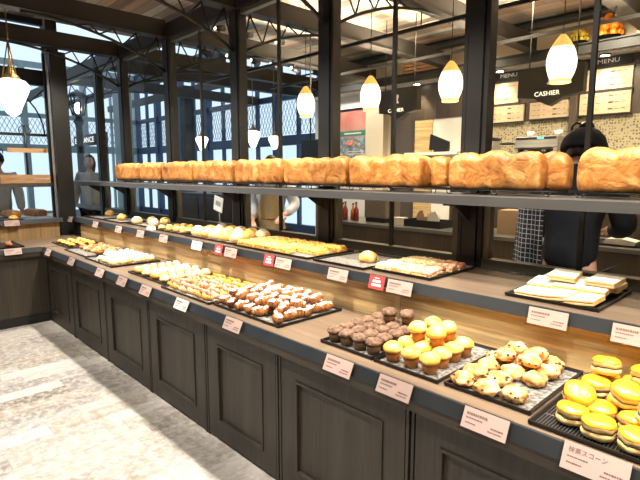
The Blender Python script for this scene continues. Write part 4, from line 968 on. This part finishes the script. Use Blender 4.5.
# street lantern and entrance sign
LX, LY = -9.16, 3.0
t = thing('street_lantern', 'black street lantern with glowing glass beyond the corner window', 'lantern', (LX, LY, 0))
MB().lathe([(.16, 0), (.15, .12), (.08, .20), (.055, .3), (.055, 2.35), (.09, 2.42), (.05, 2.48), (.05, 2.53)], n=16).build('post', M['black'], t)
MB().lathe([(.085, 2.531), (.15, 2.83)], n=6).build('glass_cage', M['glass'], t)
MB().lathe([(.03, 2.56), (.055, 2.62), (.05, 2.70), (.02, 2.74)], n=16).build('bulb', emis('lantern_bulb', (1, .88, .66), 7), t)
f = MB()
for k in range(6):
    a = PI / 3 * k; f.tube([(.09 * math.cos(a), .09 * math.sin(a), 2.53), (.158 * math.cos(a), .158 * math.sin(a), 2.84)], .016, 5)
f.lathe([(.18, 2.835), (.12, 2.90), (.04, 2.93), (.02, 2.955), (.003, 2.96)], n=6); f.lathe([(.10, 2.515), (.11, 2.53)], n=6); f.build('lantern_frame', M['black'], t)
t = thing('entrance_sign', 'long black ENTRANCE sign with white letters fixed behind the lantern post', 'sign', (-9.12, 3.14, 2.02)); bx('board', M['black'], t, -.80, .78, 0, .03, 0, .19)
text_mesh('lettering', 'ENTRANCE', .13, emis('lit_entrance_letters', (1, .97, .9), .8), t, (-.25, -.002, .095), sx=1.45, ext=.001)
b = MB(); b.box(.70, .76, .0, .03, -2.0, -.001); b.box(-.68, -.62, 0, .03, -2.0, -.001); b.build('leg', M['black'], t)
# track spotlights on and under the roof beam
def spot_fix(x, y, z, up, lab):
    t = thing('track_spotlight', lab, 'spotlight', (x, y, z), group='track spotlights on the roof beam'); s = 1 if up else -1
    MB().tube([(0, 0, 0), (0, 0, s * .03)], .01, 6).build('mount', M['black'], t); MB().tube([(0, -.05, s * .055), (0, .07, s * .075)], [.03, .036], 12).build('head', M['black'], t); MB().tube([(0, -.0515, s * .0548), (0, -.0555, s * .0542)], .024, 12).build('lens', M['downlight'] if 0 else M['opalcool'], t)
for k, y in enumerate((3.10, 3.45, 3.80, 4.1, 4.45)): spot_fix(-5.15, y, 2.9745, False, 'small black spotlight hanging under the roof beam, %s in its row' % ORD[k])
for k, y in enumerate((3.0, 3.3, 3.7, 4.2)): spot_fix(-5.15, y, 3.1505, True, 'small black spotlight on top of the roof beam, %s in its row' % ORD[k])
# left side: crates, board stand, display table beyond the glass
for k in range(2):
    b = MB(); z = 1.4235 + k * .052
    b.box(-.14, .14, -.26, .26, .002, .012); b.box(-.14, -.125, -.26, .26, .0125, .048); b.box(.125, .14, -.26, .26, .0125, .048); b.box(-.1245, .1245, -.26, -.245, .0125, .048); b.box(-.1245, .1245, .245, .26, .0125, .048)
    tag(b.build('wooden_tray', M['crate'], None, (-6.775, 1.545, z)), ['lower', 'upper'][k] + ' of two stacked wooden trays on the grey side shelf', 'wooden tray')
t = thing('board_stand', 'thin black stand with a slim wooden board on the stacked trays', 'stand', (-6.79, 1.60, 1.488)); MB().tube([(0, 0, .0), (0, 0, .62)], .012, 8).build('pole', M['black'], t); MB().lathe([(.05, 0), (.05, .006)], n=16).build('base', M['black'], t)
b = MB(); b.box(-.012, .02, -.20, .23, .30, .352); b.build('wooden_board', M['crate'], t)
b = MB(); b.tube([(0, .062 * math.cos(a * PI / 8), .56 + .062 * math.sin(a * PI / 8)) for a in range(16)], .006, 5, closed=True); b.build('ring', M['black'], t)
t = thing('display_table', 'white display table with bread beyond the side glass', 'table', (-7.85, 1.5, 0)); bx('table_top', M['white'], t, -.30, .30, -.8, .7, .90, .94)
for (a, b_) in ((-.26, -.74), (.22, -.74), (-.26, .62), (.22, .62)): bx('leg', M['metal'], t, a, a + .04, b_, b_ + .04, 0, .899)
K = Kind(loaf(.42, .12, .10, 3, 77).build('bread_loaf', M['loaf'])); tag(K.p[0], 'x', 'bread loaf')
for k, (y, l) in enumerate(((1.30, 'left'), (1.60, 'middle'), (1.90, 'right'))): K.put((-7.83, y, .9405), (0, 0, .12 * k), 'long loaf on the white table beyond the side glass, %s of three' % l, 'loaves on the white table')

# ================================================================ PEOPLE
def skin_mesh(joints, edges, root, sub=2):
    bm = bmesh.new(); lay = bm.verts.layers.skin.verify(); ids = {}
    for k, (p, r) in joints.items():
        v = bm.verts.new(p); v[lay].radius = (r, r) if not isinstance(r, tuple) else r; v[lay].use_root = (k == root); ids[k] = v
    for a, b in edges: bm.edges.new((ids[a], ids[b]))
    me = bpy.data.meshes.new('t'); bm.to_mesh(me); bm.free(); o = bpy.data.objects.new('t', me); col.objects.link(o)
    m = o.modifiers.new('s', 'SKIN'); m.use_smooth_shade = True; s = o.modifiers.new('u', 'SUBSURF'); s.levels = sub; s.render_levels = sub
    dg = bpy.context.evaluated_depsgraph_get(); dg.update(); r = bpy.data.meshes.new_from_object(o.evaluated_get(dg)); bpy.data.objects.remove(o); bpy.data.meshes.remove(me)
    return r
def lerp(a, b, t): return tuple(a[i] + (b[i] - a[i]) * t for i in range(3))
def person(label, loc, rz, s=1.0, top='shirt', bottom='navy', hair='long', lean=0.0, bow=0.0, larm=None, rarm=None, apron=None, cap=None, female=False, collar=False):
    """front faces -y before rotation"""
    t = thing('person', label, 'person', loc, rz); S = lambda p: (p[0] * s, p[1] * s, p[2] * s)
    J = {}; E = []
    sh = .165 if female else .185
    J['pel'] = ((0, 0, .95), (.125, .095)); J['spi'] = ((0, -lean * .3, 1.12), (.112, .085)); J['che'] = ((0, -lean * .75, 1.32), (.135, .095)); J['nb'] = ((0, -lean, 1.46), .060); 
    hc = (0, -lean * 1.1 - .02 - bow * .10, 1.615 - bow * .05); J['nk'] = (lerp((0, -lean, 1.46), hc, .5), .050); J['hd'] = (lerp((0, -lean, 1.46), hc, .85), .052)
    E += [('pel', 'spi'), ('spi', 'che'), ('che', 'nb'), ('nb', 'nk'), ('nk', 'hd')]
    for sd, q, arm in (('L', 1, larm), ('R', -1, rarm)):
        arm = arm or ((q * .24, -.01, 1.14), (q * .26, -.08, .90))
        shp = (q * sh, -lean * .95, 1.41); J['s' + sd] = (shp, .056); J['e' + sd] = (arm[0], .040); J['w' + sd] = (arm[1], .026)
        d = Vector(arm[1]) - Vector(arm[0]); d.normalize(); w = Vector(arm[1]); side = d.cross(Vector((0, 0, 1))); 
        if side.length < .1: side = Vector((0, 1, 0))
        side.normalize(); nrm = side.cross(d).normalized()
        pm = w + d * .055; J['p' + sd] = (tuple(pm), (.022, .036)); E += [('che', 's' + sd), ('s' + sd, 'e' + sd), ('e' + sd, 'w' + sd), ('w' + sd, 'p' + sd)]
        for f, (off, ln) in enumerate(((-.027, .058), (-.009, .070), (.009, .066), (.026, .050))):
            k1 = pm + d * .035 + side * off; k2 = k1 + d * ln * .55 - nrm * .006; k3 = k2 + d * ln * .45 - nrm * .018
            for n_, kk, rr in (('a', k1, .0105), ('b', k2, .0090), ('c', k3, .0075)): J['f%s%d%s' % (sd, f, n_)] = (tuple(kk), rr)
            E += [('p' + sd, 'f%s%da' % (sd, f)), ('f%s%da' % (sd, f), 'f%s%db' % (sd, f)), ('f%s%db' % (sd, f), 'f%s%dc' % (sd, f))]
        th1 = w + d * .03 - side * q * .030; th2 = th1 + d * .03 - side * q * .020; th3 = th2 + d * .026 - side * q * .004
        for n_, kk, rr in (('a', th1, .012), ('b', th2, .0105), ('c', th3, .009)): J['t%s%s' % (sd, n_)] = (tuple(kk), rr)
        E += [('w' + sd, 't%sa' % sd), ('t%sa' % sd, 't%sb' % sd), ('t%sb' % sd, 't%sc' % sd)]
        J['h' + sd] = ((q * .088, 0, .88), .088); J['k' + sd] = ((q * .095, -.015, .49), .058); J['a' + sd] = ((q * .10, .02, .085), .036); J['o' + sd] = ((q * .115, -.12, .035), .032)
        E += [('pel', 'h' + sd), ('h' + sd, 'k' + sd), ('k' + sd, 'a' + sd), ('a' + sd, 'o' + sd)]
    Js = {k: (S(p), tuple(x * s for x in r) if isinstance(r, tuple) else r * s) for k, (p, r) in J.items()}
    me = skin_mesh(Js, E, 'pel'); bm = bmesh.new(); bm.from_mesh(me); bpy.data.meshes.remove(me)
    for f in bm.faces: f.material_index = 0; f.smooth = True
    # head with a face: front faces -y
    hb = MB(); hb.bm.free(); hb.bm = bm
    tm = bmesh.new(); bmesh.ops.create_icosphere(tm, subdivisions=4, radius=1); V = []; tm.verts.index_update()
    HC = Vector(S(hc)) ; cb, sb = math.cos(bow * .7), math.sin(bow * .7)
    def H(p):   # head local to person space with nod
        x, y, z = p; y2 = y * cb - z * -sb * -1; 
        y2 = y * cb - z * sb; z2 = y * sb + z * cb
        return Vector((x * s, y2 * s, z2 * s)) + HC
    for v in tm.verts:
        x, y, z = v.co; w_ = .073 * (1 - .22 * max(0, -z) ** 1.5); d_ = .092; h_ = .115
        p = Vector((x * w_, y * d_ * (1 - .12 * max(0, -z)), z * h_))
        if y < 0:
            p.y -= .016 * math.exp(-((x / .16) ** 2 + ((z + .12) / .20) ** 2)) * 1.2     # nose
            p.y += .008 * math.exp(-(((abs(x) - .36) / .16) ** 2 + ((z - .10) / .13) ** 2))   # eye sockets
            p.y -= .006 * math.exp(-((x / .25) ** 2 + ((z + .85) / .16) ** 2))            # chin
            p.y -= .003 * math.exp(-((x / .22) ** 2 + ((z + .48) / .06) ** 2))            # lips
        V.append(H(p))
    F = [[v.index for v in f.verts] for f in tm.faces]; tm.free(); hb.mi = 0; hb._new(V, F, True)
    for q in (-1, 1):
        hb.mi = 1; c = H((q * .028, -.079, .012)); hb.blob(tuple(c), .0105 * s, 2, 0, 1, (1, .6, .6))
        hb.mi = 2; c = H((q * .028, -.0865, .012)); hb.blob(tuple(c), .0050 * s, 2, 0, 1, (1, .5, 1)); c = H((q * .030, -.084, .034)); hb.blob(tuple(c), .014 * s, 2, 0, 1, (1, .3, .2))
        hb.mi = 0; c = H((q * .075, .005, -.003)); hb.blob(tuple(c), .026 * s, 2, 0, 1, (.35, .6, 1))
    hb.mi = 3; c = H((0, -.0905, -.057)); hb.blob(tuple(c), .018 * s, 2, 0, 1, (1, .3, .33))
    body = hb.build('body', [M['skin'], M['paper'], M['hair'], M['ham']], t)
    # hair
    if hair:
        h = MB(); tm = bmesh.new(); bmesh.ops.create_icosphere(tm, subdivisions=4, radius=1); tm.verts.index_update(); V = []
        for v in tm.verts:
            x, y, z = v.co; p = Vector((x * .085, y * .104 + .012, z * .122 + .012))
            if y < -.15 and z < .62: p.y = max(p.y, -.015); p.x *= .96
            if hair == 'long' and y > -.3 and z < 0: p.z = p.z * 2.1; p.x *= 1.08
            if hair == 'short' and z < -.35: p.z = -.35 * .122 + (p.z + .35 * .122) * .25; p.x *= .86
            V.append(H(p) + noise.noise_vector(Vector(v.co) * 5) * .004)
        F = [[v.index for v in f.verts] for f in tm.faces]; tm.free(); h._new(V, F, True)
        if hair == 'bun': pass
        h.build('hair', M['hair'], t)
    if cap:
        c_ = MB(); tm = bmesh.new(); bmesh.ops.create_icosphere(tm, subdivisions=4, radius=1); tm.verts.index_update(); V = []
        for v in tm.verts:
            x, y, z = v.co; p = Vector((x * (.094 if cap != 'navyb' else .125), y * (.113 if cap != 'navyb' else .13) + .010, z * .132 + .014)); 
            if z < -.1: p.z = -.1 * .132 + .014 + (z + .1) * .02
            V.append(H(p) + noise.noise_vector(Vector(v.co) * 4) * .006)
        F = [[v.index for v in f.verts] for f in tm.faces]; tm.free(); c_._new(V, F, True); cp = c_.build('headscarf', M['navy'], t)
        k_ = MB(); b0 = H((0, .03, .152)); k_.blob(tuple(b0), .034 * s, 2, .3, 3, (1.3, .9, .7)); k_.tube([tuple(b0 + Vector((.02, 0, .01))), tuple(b0 + Vector((.06, 0, .022))), tuple(b0 + Vector((.085, 0, -.0))), tuple(b0 + Vector((.085, 0, -.05)))], .008, 6); k_.build('scarf_knot', M['black'], cp)
    # clothes
    def garment(nm, keys, inf, m, root, over={}):
        jj = {k: (S(J[k][0]) if k not in over else S(over[k]), tuple((x + inf + (.035 if k == 'pel' else 0)) * s for x in J[k][1]) if isinstance(J[k][1], tuple) else (J[k][1] + inf) * s) for k in keys}
        ee = [e for e in E if e[0] in keys and e[1] in keys]; me_ = skin_mesh(jj, ee, root); me_.materials.clear(); me_.materials.append(m); me_.name = nm
        for pl in me_.polygons: pl.use_smooth = True
        o = bpy.data.objects.new(nm, me_); col.objects.link(o); o.parent = t; return o
    cuff = {}
    for sd in 'LR': cuff['w' + sd] = lerp(J['e' + sd][0], J['w' + sd][0], .86)
    garment('shirt', ['pel', 'spi', 'che', 'nb', 'sL', 'eL', 'wL', 'sR', 'eR', 'wR'], .028, M[top], 'che', dict(cuff, pel=(0, 0, .86), nb=lerp(J['che'][0], J['hd'][0] if collar else J['nb'][0], .80)))
    garment('trousers', ['pel', 'hL', 'kL', 'aL', 'hR', 'kR', 'aR'], .026, M[bottom], 'pel', {'pel': (0, 0, 1.00), 'aL': (.10, .02, .12), 'aR': (-.10, .02, .12)})
    for q in (-1, 1): MB().blob((q * .112 * s, -.05 * s, .034 * s), .052 * s, 3, .03, 2, (.9, 2.4, .75), 3, flat=-.033 * s).build('shoe', M['black'], t)
    if apron:
        a = MB(); V = []; F = []; NU, NV = 14, 16; yo = {}
        for i in range(NV + 1):
            v = i / NV; z = 1.36 - v * .80; wd = .10 + (.155 - .10) * min(1, v / .3) if v < .3 else .165 + .03 * (v - .3)
            for j in range(NU + 1):
                u = -1 + 2 * j / NU; x = u * wd; cy = -lean * max(0, (z - .95) / .5); dep = .132 + .012 * math.sin(z * 9)
                y = cy - dep * math.sqrt(max(.05, 1 - (u * .72) ** 2)) - .006 * math.sin(u * 9 + z * 3) * v
                V.append(S((x, y, z)))
        n = NU + 1
        for k in (0, 1): 
            pass
        V2 = [(p[0], p[1] - .004, p[2]) for p in V]; m0 = len(V)
        for i in range(NV):
            for j in range(NU):
                a0 = i * n + j; F.append((a0, a0 + 1, a0 + n + 1, a0 + n)); F.append((m0 + a0, m0 + a0 + n, m0 + a0 + n + 1, m0 + a0 + 1))
        for i in range(NV): F.append((i * n, i * n + n, m0 + i * n + n, m0 + i * n)); F.append((i * n + NU, m0 + i * n + NU, m0 + i * n + n + NU, i * n + n + NU))
        for j in range(NU): F.append((j, m0 + j, m0 + j + 1, j + 1)); F.append((NV * n + j, NV * n + j + 1, m0 + NV * n + j + 1, m0 + NV * n + j))
        a._new(V + V2, F, True); ap = a.build('apron', M[apron], t)
        st = MB()
        for q in (-1, 1): st.tube([S((q * .085, -lean * .8 - .11, 1.37)), S((q * .075, -lean - .05, 1.475)), S((q * .05, -lean + .05, 1.49))], .010 * s, 6)
        st.tube([S((.162 * math.cos(k * PI / 12), -.128 * math.sin(k * PI / 12) - .012 - lean * .12, 1.03)) for k in range(13)], .010 * s, 6); st.build('apron_strap', M['hair'] if apron == 'check' else M['croi'], ap)
    return t
pa = person('person in navy uniform and headscarf seen from behind, working at the service counter', (-1.10, 3.17, 0), PI, 1.05, 'navy', 'navy', 'short', lean=.05, bow=.45, cap='navyb', collar=True, larm=((.27, -.10, 1.17), (.16, -.34, 1.05)), rarm=((-.27, -.06, 1.17), (-.13, -.30, 1.13)))
# checked cloth at the left hip (seen left of the navy trousers)
a = MB(); V = []; F = []; NU, NV = 16, 14
for i in range(NV + 1):
    v = i / NV; z = 1.40 - v * .82
    for j in range(NU + 1):
        u = j / NU; x = .10 + (.20 + .05 * v) * u; y = .155 - .10 * u ** 2 + .014 * math.sin(u * 11 + v * 2) * (.4 + v)
        V.append((x, y, z))
n = NU + 1; m0 = len(V); V2 = [(p[0] + .002, p[1] + .005, p[2]) for p in V]
for i in range(NV):
    for j in range(NU): a0 = i * n + j; F += [(a0, a0 + 1, a0 + n + 1, a0 + n), (m0 + a0, m0 + a0 + n, m0 + a0 + n + 1, m0 + a0 + 1)]
for i in range(NV): F += [(i * n, i * n + n, m0 + i * n + n, m0 + i * n), (i * n + NU, m0 + i * n + NU, m0 + i * n + n + NU, i * n + n + NU)]
for j in range(NU): F += [(j, m0 + j, m0 + j + 1, j + 1), (NV * n + j, NV * n + j + 1, m0 + NV * n + j + 1, m0 + NV * n + j)]
a._new(V + V2, F, True); o = a.build('checked_apron', M['check'], pa); o['label'] = 'navy and white checked cloth'
person('person in light blue shirt and khaki apron standing behind the glass under the loaves', (-4.50, 3.55, 0), .55, 1.0, 'shirt', 'navy', 'short', lean=.03, larm=((.29, -.04, 1.18), (.22, -.27, 1.08)), rarm=((-.25, .0, 1.16), (-.16, -.22, 1.02)), apron='khaki')
person('woman with long black hair and cream top beyond the corner window', (-8.80, 3.02, 0), .95, 1.06, 'creamtop', 'navy', 'long', female=True, lean=.02)
person('person with dark cap and pale top at the far left edge behind the side glass', (-8.55, 1.62, 0), 1.3, 1.06, 'creamtop', 'navy', 'short', cap='navy')

# ================================================================ LIGHT
def spot(x, y, z, tx, ty, tz, e, size=95, blend=.5, c=(1, .905, .785), soft=.05):
    L = bpy.data.lights.new('ceiling_and_fill_spot', 'SPOT'); L.energy = e; L.spot_size = math.radians(size); L.spot_blend = blend; L.color = c; L.shadow_soft_size = soft
    o = bpy.data.objects.new('ceiling_and_fill_spot', L); col.objects.link(o); o.location = (x, y, z); o.rotation_euler = (Vector((tx, ty, tz)) - Vector((x, y, z))).to_track_quat('-Z', 'Y').to_euler()
for x in (-5.78, -4.50, -3.27, -2.08, -.87, .35, 1.55):
    spot(x, 1.90, 3.30, x, 1.55, 0, KEY, 100, .45, soft=.045)
    spot(x + .45, 1.05, 3.30, x + .45, 2.12, 1.0, KEY2, 46, .55, soft=.05)
for k in range(7):
    x = -5.8 + k * 1.25
    spot(x, .0, 3.36, x, .7, 0, FLOOR, 110, .7, soft=.12)  # fill row added to lighten the floor, cabinets and riser
for k in range(4):
    x = -4.6 + k * 1.2
    spot(x, 5.0, 3.34, x, 5.0, 0, BACK, 110, .6, (1, .80, .55), .08)
for k in range(5):
    x = -5.4 + k * 1.22
    spot(x + .6, 4.6, 2.6, x + .6, 4.6, 3.4, UP, 150, .9, (1, .80, .58), .15)  # added uplights without fixtures, brightening the ceiling boards
wd = bpy.data.worlds.new('World'); sc.world = wd; wd.use_nodes = True; bg = wd.node_tree.nodes['Background']
bg.inputs['Color'].default_value = (.66, .83, 1.0, 1); bg.inputs['Strength'].default_value = WORLD

spot(-5.7, 5.4, 3.25, -5.7, 6.4, 1.7, 90, 100, .7, (1, .93, .80), .1)  # this and the next two: unseen spots added to brighten the back walls
spot(-3.4, 5.5, 3.25, -3.6, 6.4, 1.6, 70, 110, .8, (1, .85, .62), .1)
spot(-1.8, 5.5, 3.25, -1.8, 6.4, 1.5, 110, 120, .8, (1, .88, .66), .1)
spot(-3.75, 4.55, 3.2, -3.85, 5.0, 2.5, 14, 60, .8, (1, .80, .45), .05)
# ================================================================ CAMERA
cd = bpy.data.cameras.new('camera'); cam = bpy.data.objects.new('camera', cd); col.objects.link(cam); sc.camera = cam
cd.sensor_width = 36; cd.lens = 36 * 492 / 640; cd.clip_start = .05; cd.clip_end = 100
cam.location = (0, 0, 1.55); cam.rotation_euler = (PI / 2 - math.atan(67.5 / 492), 0, math.radians(136.27 - 90))
sc.view_settings.view_transform = 'Standard'; sc.view_settings.look = 'None'; sc.view_settings.gamma = 1; sc.view_settings.use_curve_mapping = False
sc.view_settings.exposure = EXPO
sc.cycles.use_denoising = True; sc.cycles.max_bounces = 6; sc.cycles.transparent_max_bounces = 16; sc.cycles.sample_clamp_indirect = 4; sc.cycles.caustics_reflective = False; sc.cycles.caustics_refractive = False
